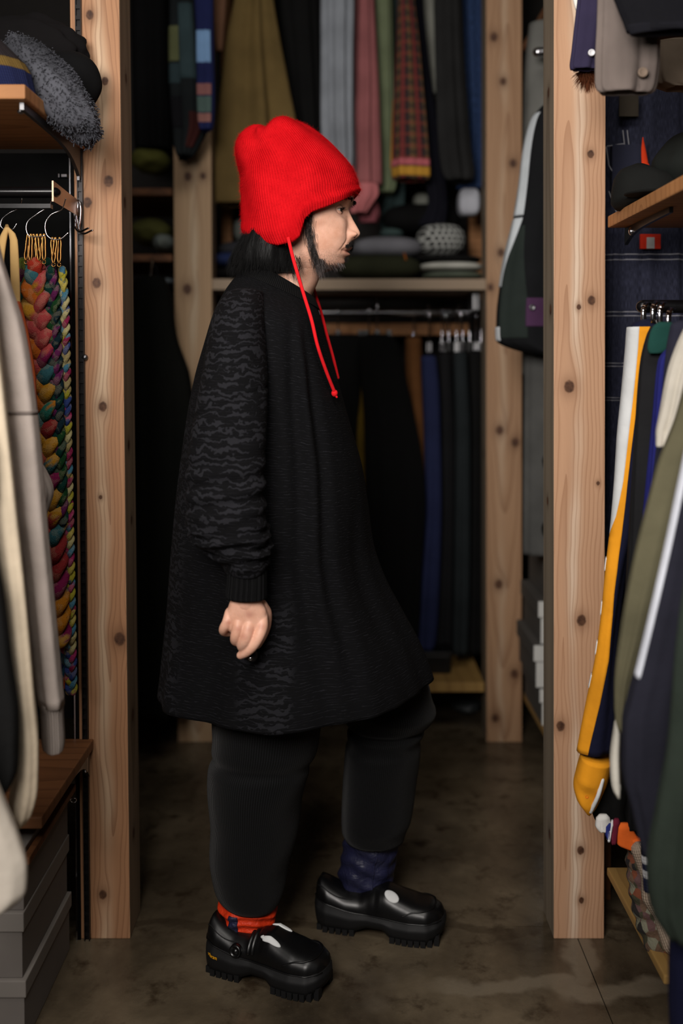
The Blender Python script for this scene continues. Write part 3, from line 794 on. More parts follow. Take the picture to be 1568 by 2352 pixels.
# wire loops, brass clips and braided scarves
def colour_strand_mat(name):
    b = NB(name); at = b.n('ShaderNodeAttribute', attribute_name='patch').outputs['Color']
    u, v, _ = b.sep(b.tc.outputs['UV'])
    chk = b.n('ShaderNodeTexChecker'); b.set(chk.inputs[0], b.tc.outputs['UV']); chk.inputs['Scale'].default_value = 620
    fz = b.noise(b.tc.outputs['Object'], 420, 2)
    cl = b.mix(b.m('MULTIPLY', chk.outputs['Fac'], b.ss(b.noise(b.tc.outputs['Object'], 60, 1), .48, .56)), at, b.mix(.3, at, lin((170, 158, 128))))
    cl = b.mix(b.ss(fz, .55, .8), cl, b.mix(.5, at, (0, 0, 0, 1)))
    return b.fin(cl, .95, normal=b.bump(b.m('ADD', fz, chk.outputs['Fac']), .8, .002), spec=.1)
M['braid'] = colour_strand_mat('rag_braid')
def braid(name, label, top, bot, wpx, Y, pal, turns, seed, thick=1.0, fringe=None):
    """three rag strands plaited from photo point top to bot"""
    r = random.Random(seed); a, c = P(*top, Y), P(*bot, Y)
    W = wpx * Y / FPX; t0 = thing(name, label, 'scarf', c)
    pal = [tuple(int(v * .70) for v in c_) for c_ in pal]
    m = 26 * turns; tt = np.linspace(0, 1, m)
    for s in range(3):
        ph = s * 2 * PI / 3; th = tt * turns * 2 * PI + ph
        path = a + (c - a) * tt[:, None]
        path[:, 0] += W * .27 * np.sin(th) * np.clip(tt * 14, .25, 1); path[:, 1] += W * .19 * np.sin(2 * th)
        rad = W * .29 * thick * (1 + .16 * np.sin(tt * turns * 4 * PI + ph * 2)) * (1 + .05 * np.sin(tt * 190 + s))
        V, F, UV = tube(path, rad, 14, flat=.72)
        o = mk('strand', V, F, M['braid'], t0, uv=UV)
        nr = len(V) // 14
        cols = [lin(pal[r.randrange(len(pal))]) for _ in range(turns * 3 + 3)]
        at = o.data.color_attributes.new('patch', 'FLOAT_COLOR', 'POINT')
        arr = np.zeros((len(o.data.vertices), 4), np.float32)
        for i in range(len(arr)):
            q = min(i // 14, nr - 1) / nr * (turns * 2) + (r.random() - .5) * .25 + s * .33
            arr[i] = cols[int(max(q, 0)) % len(cols)]
        at.data.foreach_set('color', arr.ravel())
    if fringe:
        rt, dr = [], []
        for _ in range(900):
            q = r.uniform(*fringe[1]); an = r.uniform(PI * .9, 2.1 * PI)
            p = a + (c - a) * q + np.array((math.cos(an) * W * .42, math.sin(an) * W * .42, 0))
            rt.append(p); dr.append((math.cos(an) * .8, math.sin(an) * .9, -.45))
        V, F = strands(rt, dr, .013, .0007, (0, 0, -.4), 3)
        tag(mk('fringe', V, F, fb(fringe[0], 'plain'), t0), kind='stuff')
    return t0
palA = [(232, 120, 40), (246, 170, 46), (240, 150, 40), (250, 180, 60), (206, 60, 40), (170, 40, 100), (60, 150, 130), (220, 90, 90), (236, 170, 50), (70, 130, 140), (190, 60, 60)]
palB = [(120, 130, 140), (190, 60, 120), (30, 90, 70), (40, 60, 130), (90, 110, 120), (200, 190, 190), (130, 60, 80), (60, 120, 150)]
palC = [(220, 200, 90), (200, 190, 60), (200, 60, 120), (90, 150, 180), (226, 214, 150), (170, 40, 90), (60, 80, 150), (190, 170, 110)]
palD = [(20, 70, 60), (30, 80, 40), (24, 50, 60), (120, 40, 100)]
palE = [(120, 140, 120), (150, 170, 70), (90, 150, 140), (120, 40, 90), (170, 180, 170)]
braid('rag_scarf', 'thick plaited rag scarf in orange, yellow and teal', (80, 608), (128, 1470), 66, 1.885, palA, 7, 11)
braid('rag_scarf', 'plaited rag scarf in sage, lime and plum behind the orange one', (52, 604), (95, 1300), 46, 1.925, palE, 6, 15)
braid('rag_scarf', 'narrow plaited rag scarf in dark green and magenta', (117, 618), (138, 1200), 34, 1.885, palD, 7, 12)
braid('rag_scarf', 'mixed grey and blue plaited rag scarf with lilac fringe', (106, 602), (146, 1560), 40, 1.935, palB, 12, 13, fringe=((150, 128, 168), (.18, .55)))
braid('rag_scarf', 'thin plaited rag scarf in yellow and pink beside the post', (143, 618), (163, 1590), 26, 1.90, palC, 16, 14)
d = Drape([(1500, 150, 166), (1545, 150, 168), (1580, 146, 166)], 1.92, .008, fold(3, .002), m=10, n=24); t = garment('scarf_end', 'burnt orange woven scarf end by the post', 'scarf', ctr(d)); d.mesh('tassel_cloth', fb((196, 84, 36), 'knit'), t)
for lb, pts in (('left chrome wire loop holding six brass clips', [(110, 474), (84, 492), (62, 512), (60, 526), (66, 541), (86, 544), (102, 541)]),
                ('right chrome wire loop holding three brass clips, nearer the post', [(142, 480), (116, 494), (105, 510), (104, 528), (110, 543), (124, 550), (140, 548), (156, 535)]),
                ('chrome wire loop holding the beige straps', [(42, 478), (20, 490), (4, 505), (2, 520), (14, 528), (30, 526), (38, 514)])):
    t = thing('wire_loop', lb, 'hanger', P(pts[3][0], pts[3][1], 1.87), 'wire loops on the left rail')
    q = [P(x, y, 1.87) for x, y in pts]; q = [np.array((q[0][0] + .01, 1.86, zr - .012))] + q
    V, F, _ = tube(spline(q, 40), .0011, 8); mk('wire', V, F, M['chrome'], t)
k = 0
for lb, xs, yt, yb_ in (('brass clip on the left wire loop', (64, 71, 77, 85, 93, 101), 541, 598), ('brass clip on the right wire loop', (120, 127, 137), 549, 604)):
    for x in xs:
        sw = ((k * 37) % 7 - 3) * 1.4; k += 1
        t = thing('brass_clip', lb + ', ' + ['leftmost', 'second from left', 'third from left', 'fourth from left', 'fifth from left', 'rightmost'][xs.index(x) if x != xs[-1] else 5], 'clip', P(x + sw, yb_, 1.875), 'brass clips on the left loop' if x < 110 else 'brass clips on the right loop')
        Yc = 1.872 + .006 * (k % 2)
        for e in (-3.0, 3.0):
            q = [P(x + e * .3, yt - 3, Yc), P(x + e, yt + 8, Yc), P(x + sw * .5 + e, (yt + yb_) / 2, Yc), P(x + sw + e * 1.1, yb_ - 8, Yc), P(x + sw + e * .4, yb_, Yc)]
            V, F, _ = tube(spline(q, 16), .0018, 8); mk('clip_side', V, F, M['brass'], t)
        a = [P(x + sw + 4 * math.cos(g), yb_ + 4 + 4.5 * math.sin(g), Yc) for g in np.linspace(0, 2 * PI, 16)]
        V, F, _ = tube(a, .001, 6, caps=False); mk('clip_ring', V, F, M['brass'], t)

# hats on the upper left shelf
def lump(c, r, rot, amp, freq, seed, n=72, m=48):
    R = np.random.default_rng(seed)
    th = np.linspace(0.001, PI - .001, m)[:, None]; ph = (np.arange(n) / n * 2 * PI)[None]
    D = np.stack([np.sin(th) * np.cos(ph), np.sin(th) * np.sin(ph), np.cos(th) + 0 * ph], -1)
    g = np.zeros(D.shape[:2])
    for _ in range(18):
        kx = R.normal(size=3) * freq; g += np.sin(D @ kx + R.uniform(0, 6.28)) / 18**.5
    Rg = D * np.asarray(r) * (1 + amp * g)[..., None]
    if rot is not None: Rg = Rg @ np.asarray(rot).T
    return loft(Rg + np.asarray(c), cap0=False, cap1=False), Rg + np.asarray(c), (D if rot is None else D @ np.asarray(rot).T)
def rotY(a): return np.array(((math.cos(a), 0, math.sin(a)), (0, 1, 0), (-math.sin(a), 0, math.cos(a))))
M['fleece'] = fabric('grey_fleece', (70, 71, 77), 'plain', var=.45)
t = thing('fleece_hat', 'grey fleece hat with curly pile slumped on the upper left shelf', 'hat', P(120, 290, 1.82))
c0 = P(120, 206, 1.80)
(V, F, UV), G, D = lump(c0, (.118, .07, .044), rotY(math.radians(50)), .05, 5, 3); mk('crown', V, F, M['fleece'], t, uv=UV)
rt = G.reshape(-1, 3); dr = D.reshape(-1, 3); sel = rng.choice(len(rt), 6500)
V, F = strands(rt[sel] + rng.normal(size=(6500, 3)) * .0026, dr[sel] + rng.normal(size=(6500, 3)) * .9, .0036, .0013, (.1, -.1, -.3), 2, taper=.6)
tag(mk('curly_pile', V, F, M['fleece'], t), kind='stuff')
t = thing('felt_hat', 'black felt hat with a round crown standing behind the grey fleece one', 'hat', P(165, 300, 1.95))
(V, F, UV), G, D = lump(P(160, 190, 1.935), (.062, .05, .060), None, .03, 3, 5); mk('crown', V, F, fabric('black_felt', (9, 9, 10), 'plain', sheen=.0), t, uv=UV)
V, F, _ = ellipsoid(P(168, 305, 1.93), (.045, .06, .008), 40, 12, rotY(math.radians(18))); mk('brim', V, F, fb((9, 9, 10)), t)
t = thing('knit_hat', 'dark knitted hat with blue and mustard bands at the upper left edge', 'hat', P(30, 205, 1.75))
q = P(18, 150, 1.71)
for nm_, dz0, dz1, r0, r1, col in (('blue_band', .0, .034, .052, .056, (26, 32, 66)), ('mustard_band', .034, .052, .056, .052, (104, 82, 40)), ('crown', .052, .105, .052, .018, (38, 32, 34))):
    a = np.arange(48) / 48 * 2 * PI; zz_ = s1[2]
    R = [[(q[0] - .004 + .35 * (dz0 + (dz1 - dz0) * s) * -1 + (r0 + (r1 - r0) * s) * math.cos(x) * (1 + .03 * math.sin(12 * x)), 1.70 + (r0 + (r1 - r0) * s) * math.sin(x), zz_ + dz0 + (dz1 - dz0) * s) for x in a] for s in np.linspace(0, 1, 10)]
    V, F, UV = loft(np.array(R)); mk(nm_, V, F, fb(col, 'knit'), t, uv=UV)
(V, F, UV), G, D = lump(P(45, 120, 1.98), (.13, .04, .07), None, .08, 5, 8)
t = thing('dark_cloth', 'heap of near black cloth at the back of the upper left shelf', 'clothes', P(45, 200, 1.98)); mk('folded_cloth', V, F, fb((12, 10, 11)), t, uv=UV)

# ---------------------------------------------------------------- near right
white, gold, navy = (204, 206, 206), (226, 150, 32), (20, 22, 44)
rowsT = [(742, 1452, 1530), (752, 1441, 1534), (800, 1437, 1530), (900, 1428, 1518), (1000, 1418, 1504), (1100, 1412, 1488), (1200, 1404, 1466), (1300, 1393, 1440), (1400, 1384, 1424), (1500, 1371, 1415), (1600, 1351, 1412), (1690, 1334, 1408), (1770, 1320, 1396)]
d = Drape(rowsT, 1.76, .04, [(2, .002, .4, 1, .8), (5, .002, 1, 2, .8)], m=80, n=90)
t = garment('track_jacket', 'navy track jacket with white and golden yellow sleeve stripes, right of the bright post', 'jacket', ctr(d))
d.mesh('sleeve', fb(navy), t, t1=.95)
# angles on the tube: -PI is the left edge, -PI/2 faces us
def a_of(fr): return -math.acos(max(-1, min(1, fr)))
yk = np.array([r[0] for r in rowsT], float)
def frac(ypts, xpts):
    """angle at which the photograph's x falls, as a function of t"""
    def f(t):
        y = float(np.interp(t, d.k, yk)); x = float(np.interp(y, ypts, xpts))
        xl = float(np.interp(y, yk, [r[1] for r in rowsT])); xr = float(np.interp(y, yk, [r[2] for r in rowsT]))
        g = (2 * (x - xl) / (xr - xl) - 1); g = math.copysign(abs(g)**(d.p / 2), g)
        return a_of(g)
    return f
yw = frac([742, 800, 900, 1000, 1100, 1180, 1250, 1800], [1470, 1466, 1456, 1444, 1432, 1416, 1394, 1300])
yy_ = frac([742, 850, 950, 1050, 1200, 1350, 1500, 1600, 1700, 1770], [1494, 1479, 1460, 1447, 1430, 1411, 1398, 1378, 1353, 1338])
d.strip('white_stripe', fb(white), t, -PI * 1.05, yw, 0.01, .47, .002, m=60, n=14)
d.strip('yellow_stripe', fb(gold), t, lambda q: yw(q) if q < .47 else -PI * 1.05, yy_, 0.01, .948, .0018, m=90, n=14)
for y in (1292, 1392, 1482, 1558):
    tt = float(np.interp(y, yk, d.k)); d.strip('white_tape', fb(white), t, -PI * 1.0, -PI * .88, tt - .014, tt + .014, .0035, m=6, n=6)
cu = Drape([((1333, 1728), (1408, 1744), 1.76, .047), ((1321, 1772), (1396, 1792), 1.76, .044), ((1316, 1798), (1384, 1822), 1.76, .034), ((1322, 1826), (1370, 1850), 1.76, .032), ((1344, 1858), (1357, 1866), 1.76, .02)], m=24, n=60)
cu.mesh('yellow_cuff', fb(gold), t, top=False)
pi = Drape([(1756, 1362, 1412), (1800, 1362, 1452), (1850, 1358, 1446), (1892, 1372, 1452), (1905, 1420, 1462)], 1.79, .03, fold(4, .004), m=20, n=40); pi.mesh('black_lining', fb((12, 12, 12)), t)
V, F, _ = tube(spline([P(1383, 1792, 1.722), P(1374, 1825, 1.722), P(1356, 1864, 1.735)], 12), .0036, 8); mk('white_piping', V, F, fb(white), t)
button(t, 1347, 1829, 1.729, .003, fb((214, 96, 30)), 'press_stud')
d2 = Drape([(770, 1480, 1560), (840, 1462, 1560), (1000, 1440, 1560), (1300, 1430, 1540), (1600, 1412, 1520), (1780, 1405, 1500)], 1.88, .05, fold(13, .004)); d2.mesh('body', fb(navy), t)

def rjacket(name, label, rows, Y, ry, col, seed, kind='plain', group=None, part='sleeve', cat='jacket'):
    dr = Drape(rows, Y, ry, fold(seed, .0035), m=60, n=56); tt = garment(name, label, cat, ctr(dr), group)
    dr.mesh(part, fb(col, kind), tt); return dr, tt
dq, t = rjacket('jacket', 'black jacket with a dark green collar on the flat chrome hangers', [(752, 1492, 1560), (770, 1484, 1575), (830, 1470, 1585), (920, 1462, 1590), (1100, 1452, 1585), (1350, 1440, 1580), (1600, 1420, 1560)], 1.67, .028, (26, 26, 28), 21)
Drape([(748, 1500, 1552), (765, 1492, 1562), (800, 1486, 1545), (812, 1490, 1520)], 1.636, .008, m=14, n=30).mesh('collar', fb((22, 58, 52)), t)
rjacket('jacket', 'deep blue jacket sleeve between the black and navy sleeves on the right rail', [(772, 1560, 1610), (830, 1510, 1565), (950, 1498, 1560), (1050, 1490, 1550), (1300, 1470, 1530), (1600, 1450, 1510)], 1.605, .016, (30, 32, 96), 22)
rjacket('jacket', 'dark slate jacket right of the deep blue sleeve', [(745, 1540, 1620), (800, 1530, 1620), (930, 1518, 1620), (1080, 1500, 1600), (1300, 1470, 1590), (1550, 1440, 1560)], 1.555, .018, (34, 34, 46), 23)
dq, t = rjacket('coat', 'cream coat sleeve, high at the right edge', [(740, 1580, 1660), (790, 1559, 1640), (850, 1540, 1620), (950, 1521, 1590), (1000, 1512, 1560), (1025, 1512, 1540)], 1.50, .022, (186, 180, 168), 24)
hang_body(t, top_of(dq), .71, zq - .05, .55, fb((186, 180, 168)), 1.7, 1.96, hook=(1.82, zq), r0=.018, up=-.03)
dq, t = rjacket('field_jacket', 'olive field jacket sleeve hanging at the right', [(860, 1576, 1680), (960, 1549, 1650), (1060, 1510, 1620), (1150, 1486, 1590), (1300, 1450, 1550), (1450, 1425, 1500), (1580, 1413, 1450), (1640, 1414, 1440), (1672, 1424, 1434)], 1.445, .028, (92, 88, 68), 25)
hang_body(t, top_of(dq), .775, zq - .05, .5, fb((92, 88, 68)), 1.66, 1.96, hook=(1.82, zq), r0=.028, up=.0)
Drape([(1660, 1410, 1428), (1740, 1401, 1425), (1800, 1404, 1426), (1822, 1414, 1425)], 1.5, .02, fold(6, .001), m=14, n=30).mesh('pale_lining', fb((206, 202, 190)), t)
rowsN = [(960, 1590, 1680), (1060, 1567, 1660), (1250, 1525, 1640), (1400, 1490, 1620), (1535, 1457, 1600), (1600, 1440, 1590), (1660, 1426, 1590), (1760, 1425, 1585), (1850, 1446, 1585), (1930, 1466, 1580), (1960, 1480, 1570)]
d = Drape(rowsN, 1.365, .038, fold(26, .003), m=70, n=80); t = garment('track_jacket', 'dark navy track jacket with one white sleeve stripe at the right', 'jacket', ctr(d))
d.mesh('sleeve', fb((34, 34, 44)), t)
hang_body(t, top_of(d), .84, zq - .05, .5, fb((34, 34, 44)), 1.66, 1.96, hook=(1.82, zq), r0=.026, up=.0)
k_end = float(np.interp(1545, [r[0] for r in rowsN], d.k))
d.strip('white_stripe', fb((212, 216, 226)), t, -PI * 1.02, lambda q: -PI * (.765 - .02 * q - .07 * max(0, 1 - q / k_end)), 0.01, k_end, .002, m=60, n=14)
dq, t = rjacket('parka', 'dark green parka at the right edge, nearest the lens', [(1200, 1610, 1720), (1350, 1569, 1700), (1500, 1551, 1690), (1700, 1536, 1680), (1850, 1511, 1670), (1990, 1489, 1660), (2080, 1496, 1660), (2138, 1530, 1650)], 1.275, .038, (44, 52, 45), 27, part='body')
hang_body(t, top_of(dq), .92, zq - .05, .4, fb((44, 52, 45)), 1.62, 1.98, hook=(1.82, zq))
dq, t = rjacket('trousers', 'navy trouser leg in the lower right corner', [(1300, 1640, 1750), (1700, 1580, 1700), (2080, 1550, 1700), (2150, 1538, 1700), (2250, 1536, 1700), (2400, 1540, 1700), (2600, 1545, 1700)], 1.33, .03, (20, 22, 46), 28, part='leg', cat='trousers')
hang_body(t, top_of(dq), 1.0, zq - .05, .7, fb((20, 22, 46)), 1.66, 1.96, hook=(1.82, zq))
# flat chrome hangers
for i, (x, y0, y1, Y) in enumerate(((1483, 697, 742, 1.74), (1505, 695, 742, 1.72), (1521, 697, 752, 1.70), (1540, 710, 760, 1.67))):
    t = thing('flat_hanger', ['leftmost', 'second', 'third', 'rightmost'][i] + ' flat chrome hanger hook on the right rail', 'hanger', P(x, y1, Y), 'flat chrome hangers')
    pts = [P(x - 5, y1, Y), P(x - 4, y0 + 14, Y), P(x + 1, y0 + 2, Y + .02), P(x + 8, y0, Y + .08)]
    q = spline(pts, 18); R = []
    for p in q: R.append([(p[0] - .0042, p[1], p[2]), (p[0] + .0042, p[1], p[2]), (p[0] + .0042, p[1] + .003, p[2] + .002), (p[0] - .0042, p[1] + .003, p[2] + .002)])
    V, F, _ = loft(np.array(R)); mk('hook', V, F, M['chrome'], t)
    V, F, _ = tube([P(x - 3, y1 - 14, Y + .004), P(x + 4, y1 + 2, Y), P(x + 6, y1 + 14, Y - .004)], .0022, 8); mk('neck', V, F, M['chrome'], t)

# hanging from above, top right
rowsA = [(-120, 1340, 1420), (-20, 1328, 1410), (60, 1319, 1405), (120, 1313, 1395), (150, 1310, 1385), (160, 1312, 1380)]
d, t = rjacket('shirt', 'navy shirt tail with a pearl snap, hanging over the top of the bright post', rowsA, 1.72, .012, (44, 39, 62), 31, part='body', cat='shirt')
button(t, 1358, 121, 1.7, .0058, M['white_plastic'], 'snap')
Drape([(-120, 1300, 1345), (-20, 1312, 1340), (12, 1318, 1334), (30, 1324, 1330)], 1.75, .006, m=14, n=24).mesh('white_lining', fb((226, 222, 214)), t)
rowsB = [(-120, 1376, 1540), (-20, 1371, 1524), (60, 1369, 1514), (140, 1366, 1512), (190, 1366, 1506), (208, 1370, 1500), (214, 1378, 1492)]
d, t = rjacket('shirt', 'taupe grey shirt cuff with a button at the top right', rowsB, 1.60, .018, (106, 96, 91), 32, part='body', cat='shirt')
button(t, 1476, 166, 1.578, .0078, fb((128, 112, 98)))
dq, t = rjacket('jacket', 'black jacket hanging lowest at the top right corner', [(-120, 1400, 1700), (-20, 1408, 1700), (20, 1422, 1700), (52, 1436, 1700), (74, 1444, 1700)], 1.52, .02, (13, 13, 18), 33, part='body')
Drape([((1438, 60), (1700, 60), 1.52, .02), ((1448, 82), (1700, 62), 1.52, .018), ((1478, 74), (1700, 64), 1.52, .015)], m=12, n=40).mesh('hem', fb((18, 18, 24)), t)
t = thing('fur_trim', 'small tuft of rust brown fur below the navy shirt tail', 'trim', P(1345, 200, 1.76))
(V, F, UV), G, D = lump(P(1350, 172, 1.76), (.018, .014, .014), None, .1, 5, 9, 30, 20); mk('fur_core', V, F, fb((84, 46, 26)), t)
rt = G.reshape(-1, 3); sel = rng.choice(len(rt), 500); V, F = strands(rt[sel], D.reshape(-1, 3)[sel] + np.array((0, -.2, -.6)), .012, .0006, (0, 0, -.3), 3); tag(mk('fur', V, F, fb((96, 52, 30)), t), kind='stuff')
rjacket('coat', 'brown coat end showing dimly behind the taupe cuff', [(100, 1500, 1640), (170, 1498, 1640), (195, 1505, 1640), (205, 1530, 1640)], 1.8, .03, (96, 84, 72), 35, part='body', cat='coat')

# denim overalls behind the right shelf
YD = 2.24
rowsD = [(150, 1400, 1640), (215, 1385, 1650), (330, 1370, 1660), (470, 1365, 1665), (590, 1362, 1665), (720, 1358, 1670), (900, 1354, 1675), (1100, 1350, 1680), (1300, 1346, 1685), (1500, 1345, 1690)]
d = Drape(rowsD, YD, .04, [(22, .005, .3, .4, .25), (37, .0035, 1, .6, .3), (6, .003, 2, 1, .5)], m=90, n=160)
t = garment('denim_overalls', 'dark indigo denim overalls with pale double stitching behind the right shelf', 'overalls', ctr(d))
dn = fb((44, 46, 62), 'denim', var=.25); d.mesh('body', dn, t)
st = fb((150, 150, 156))
ykD = [r[0] for r in rowsD]
for y in (588, 600, 718, 727, 834, 841, 912, 918):
    q = float(np.interp(y, ykD, d.k)); d.strip('stitch_line', st, t, -PI * .97, -.03, q - .0008, q + .0008, .0012, m=3, n=110)
for x0, y0, x1, y1 in ((1392, 338, 1398, 380), (1430, 300, 1436, 350), (1440, 300, 1446, 352), (1394, 336, 1432, 330), (1398, 380, 1450, 470), (1398, 440, 1420, 500)):
    V, F, _ = tube([P(x0, y0, YD - .046), P((x0 + x1) / 2, (y0 + y1) / 2, YD - .047), P(x1, y1, YD - .046)], .0013, 6); mk('pocket_stitch', V, F, st, t)
V, F = box(*(float(v) for v in (P(1392, 350, YD)[0], P(1462, 350, YD)[0], YD - .049, YD - .03, P(0, 460, YD)[2], P(0, 342, YD)[2]))); bevel_obj(mk('bib_pocket', V, F, dn, t, smooth=False), .003)
a, c = P(1421, 268, YD - .06), P(1466, 217, YD - .06); V, F = box(a[0], c[0], YD - .062, YD - .056, a[2], c[2]); bevel_obj(mk('patch_label', V, F, fb((58, 52, 44)), t, smooth=False), .001)
Drape([(322, 1474, 1478), (345, 1472, 1483), (380, 1473, 1489), (398, 1475, 1491)], YD - .075, .004, m=14, n=20).mesh('orange_tab', fb((226, 66, 30)), t)
a, c = P(1469, 572, YD - .06), P(1516, 538, YD - .06); V, F = box(a[0], c[0], YD - .064, YD - .056, a[2], c[2]); bevel_obj(mk('red_label', V, F, fb((214, 54, 34)), t, smooth=False), .001)
a, c = P(1485, 571, YD - .067), P(1503, 545, YD - .067); V, F = box(a[0], c[0], YD - .067, YD - .0635, a[2], c[2]); bevel_obj(mk('white_label', V, F, fb((200, 198, 196)), t, smooth=False), .0006)
# dark cap and bag on the right shelf
t = thing('canvas_cap', 'dark canvas cap lying on the right shelf', 'cap', P(1470, 455, 1.9))
z4 = s4[2]
cx = P(1475, 400, 1.92)
V, F, UV = loft(np.array([[(cx[0] + rr * 1.15 * math.cos(a), 1.9 + rr * math.sin(a), z4 + .002 + dz + .006 * math.sin(2 * a)) for a in np.arange(40) / 40 * 2 * PI] for rr, dz in ((.05, 0), (.056, .008), (.055, .03), (.052, .05), (.045, .062), (.025, .07))])); mk('crown', V, F, fb((26, 27, 26)), t, uv=UV)
V, F, _ = ellipsoid((cx[0] - .01, 1.83, z4 + .012), (.05, .045, .005), 30, 10); mk('peak', V, F, fb((22, 23, 22)), t)
(V, F, UV), G, D = lump((P(1545, 400, 1.95)[0] + .05, 1.9, z4 + .075), (.1, .08, .072), None, .06, 4, 4)
t = thing('cloth_bag', 'black cloth bag behind the cap on the right shelf', 'bag', (.75, 1.9, z4)); mk('bag_body', V, F, fb((30, 33, 31)), t, uv=UV)

# lower right: striped hem and patterned scarf
t = garment('striped_jumper', 'jumper hem striped white, blue, maroon and orange beside the bright post foot', 'jumper', P(1420, 1945, 1.95))
for nm_, rows, col in (('white_part', [(1870, 1368, 1400), (1888, 1366, 1402), (1900, 1374, 1396)], (220, 218, 214)), ('blue_part', [(1886, 1384, 1404), (1905, 1388, 1404), (1916, 1392, 1402)], (40, 50, 120)),
                       ('white_stripe', [(1884, 1402, 1409), (1905, 1398, 1405), (1922, 1394, 1402)], (220, 220, 222)), ('maroon_part', [(1880, 1406, 1424), (1910, 1403, 1420), (1928, 1402, 1416)], (104, 30, 50)),
                       ('orange_part', [(1890, 1416, 1450), (1910, 1415, 1460), (1930, 1416, 1478), (1942, 1440, 1480)], (232, 106, 40))):
    Drape([(r_[0] + 8, r_[1], r_[2]) for r_ in rows], 1.752, .008, fold(4, .001), m=12, n=24).mesh(nm_, fb(col), t)
Drape([(1690, 1440, 1470), (1800, 1440, 1476), (1905, 1440, 1478)], 1.752, .007, fold(7, .001)).mesh('body', fb((14, 14, 16)), t)
def scarf_mat():
    b = NB('patterned_scarf'); uv = b.tc.outputs['UV']
    v1 = b.vor(b.vmul(uv, (80, 60, 1)), 1, 'F1', 'Color'); h = b.sep(v1)[0]
    cl = b.ramp(h, [(.0, lin((96, 74, 58))), (.24, lin((30, 26, 25))), (.46, lin((120, 118, 100))), (.56, lin((110, 58, 36))), (.68, lin((62, 60, 42))), (.8, lin((92, 66, 64)))], 'CONSTANT')
    return b.fin(cl, .95, normal=b.bump(b.noise(b.tc.outputs['Object'], 200, 3), .8, .003))
M['scarf'] = scarf_mat()
t = thing('patterned_scarf', 'bulky multicoloured patterned scarf hanging onto the low yellow shelf', 'scarf', P(1500, 2230, 1.7))
pts = [P(1464, 1932, 1.78), P(1470, 1990, 1.78), P(1480, 2050, 1.775), P(1496, 2108, 1.77), P(1520, 2156, 1.76), P(1550, 2186, 1.75), P(1590, 2196, 1.74)]
q = spline(pts, 60); rad = np.interp(np.linspace(0, 1, 60), [0, .15, .5, .8, 1], [.018, .024, .028, .034, .03]) * (1 + .08 * np.sin(np.arange(60) * .9))
V, F, UV = tube(q, rad, 24); mk('scarf_roll', V, F, M['scarf'], t, uv=UV)
pts = [P(1466, 1950, 1.745), P(1486, 2020, 1.74), P(1500, 2075, 1.735), P(1522, 2130, 1.73), P(1540, 2170, 1.72)]
q = spline(pts, 40); V, F, UV = tube(q, np.interp(np.linspace(0, 1, 40), [0, .3, .5, .7, 1], [.014, .01, .018, .008, .016]), 16); mk('pale_strand', V, F, fb((168, 150, 132), 'knit'), t, uv=UV)
t = thing('striped_sock', 'navy knitted cuff with two white bands above the patterned scarf', 'sock', P(1486, 2030, 1.66))
for i, (ya, ybb, col) in enumerate(((1925, 1957, (30, 32, 60)), (1957, 1975, (214, 214, 216)), (1975, 1990, (30, 32, 60)), (1990, 2008, (214, 214, 216)), (2008, 2040, (30, 32, 60)))):
    Drape(([(1690, 1476, 1500)] if i == 0 else []) + [(ya, 1470 + i * 1.2, 1500 + i * 1.2), (ybb, 1471 + i * 1.5, 1500 + i * 1.5)], 1.66, .018, m=8, n=30).mesh(['navy_band', 'white_band'][i % 2], fb(col, 'knit'), t)

# ---------------------------------------------------------------- between the right posts
YJ = 2.60
rowsJ = [(244, 1250, 1330), (256, 1236, 1335), (285, 1216, 1338), (350, 1200, 1340), (430, 1190, 1340), (505, 1178, 1342), (530, 1172, 1342), (600, 1156, 1342), (660, 1147, 1342), (720, 1141, 1342), (760, 1140, 1342), (784, 1142, 1342), (800, 1172, 1342), (816, 1230, 1342)]
d = Drape(rowsJ, YJ, .07, fold(41, .003), m=70, n=90); t = garment('zip_jacket', 'black zip jacket with a white piped sleeve and purple panel, between the right posts', 'jacket', ctr(d))
d.mesh('sleeve', fb((20, 21, 23)), t)
q = (d.L[0] + d.R[0]) / 2
V, F, _ = tube(spline([q, q + np.array((0, .02, .04)), np.array((q[0] + .02, 2.70, zr2 - .03)), np.array((q[0] + .02, 2.72, zr2 + .0165)), np.array((q[0] + .02, 2.738, zr2 + .008))], 20), .002, 8); mk('hanger_hook', V, F, M['chrome'], t)
rowk = [r[0] for r in rowsJ]
def jt(y): return float(np.interp(y, rowk, d.k))
d.strip('white_stripe', fb((186, 192, 196)), t, -PI * 1.02, -PI * .74, jt(268), jt(500), .002, m=40, n=12)
d.strip('white_stripe', fb((186, 192, 196)), t, -PI * 1.02, lambda q: -PI * (.74 + .16 * (q - jt(505)) / (jt(660) - jt(505))), jt(506), jt(660), .002, m=30, n=12)
d.strip('green_panel', fb((38, 45, 42)), t, lambda q: -PI * (.73 + .17 * min(1, (q - jt(520)) / (jt(640) - jt(520)))), lambda q: -PI * (.69 - .12 * min(1, (q - jt(520)) / (jt(700) - jt(520)))), jt(524), jt(778), .0012, m=50, n=14)
d.strip('purple_panel', fb((72, 46, 74)), t, -PI * .585, -PI * .36, jt(688), jt(752), .0022, m=16, n=14)
button(t, 1222, 706, YJ - .08, .0075, M['dull_steel'], 'snap')
d.strip('white_tab', fb((214, 218, 222)), t, -PI * 1.0, -PI * .86, jt(752), jt(783), .003, m=8, n=8)
rjacket('coat', 'mid grey coat hanging behind the black zip jacket', [(60, 1214, 1330), (140, 1206, 1330), (300, 1202, 1330), (600, 1200, 1330), (860, 1200, 1320)], 2.86, .06, (104, 104, 100), 42, part='body', cat='coat')
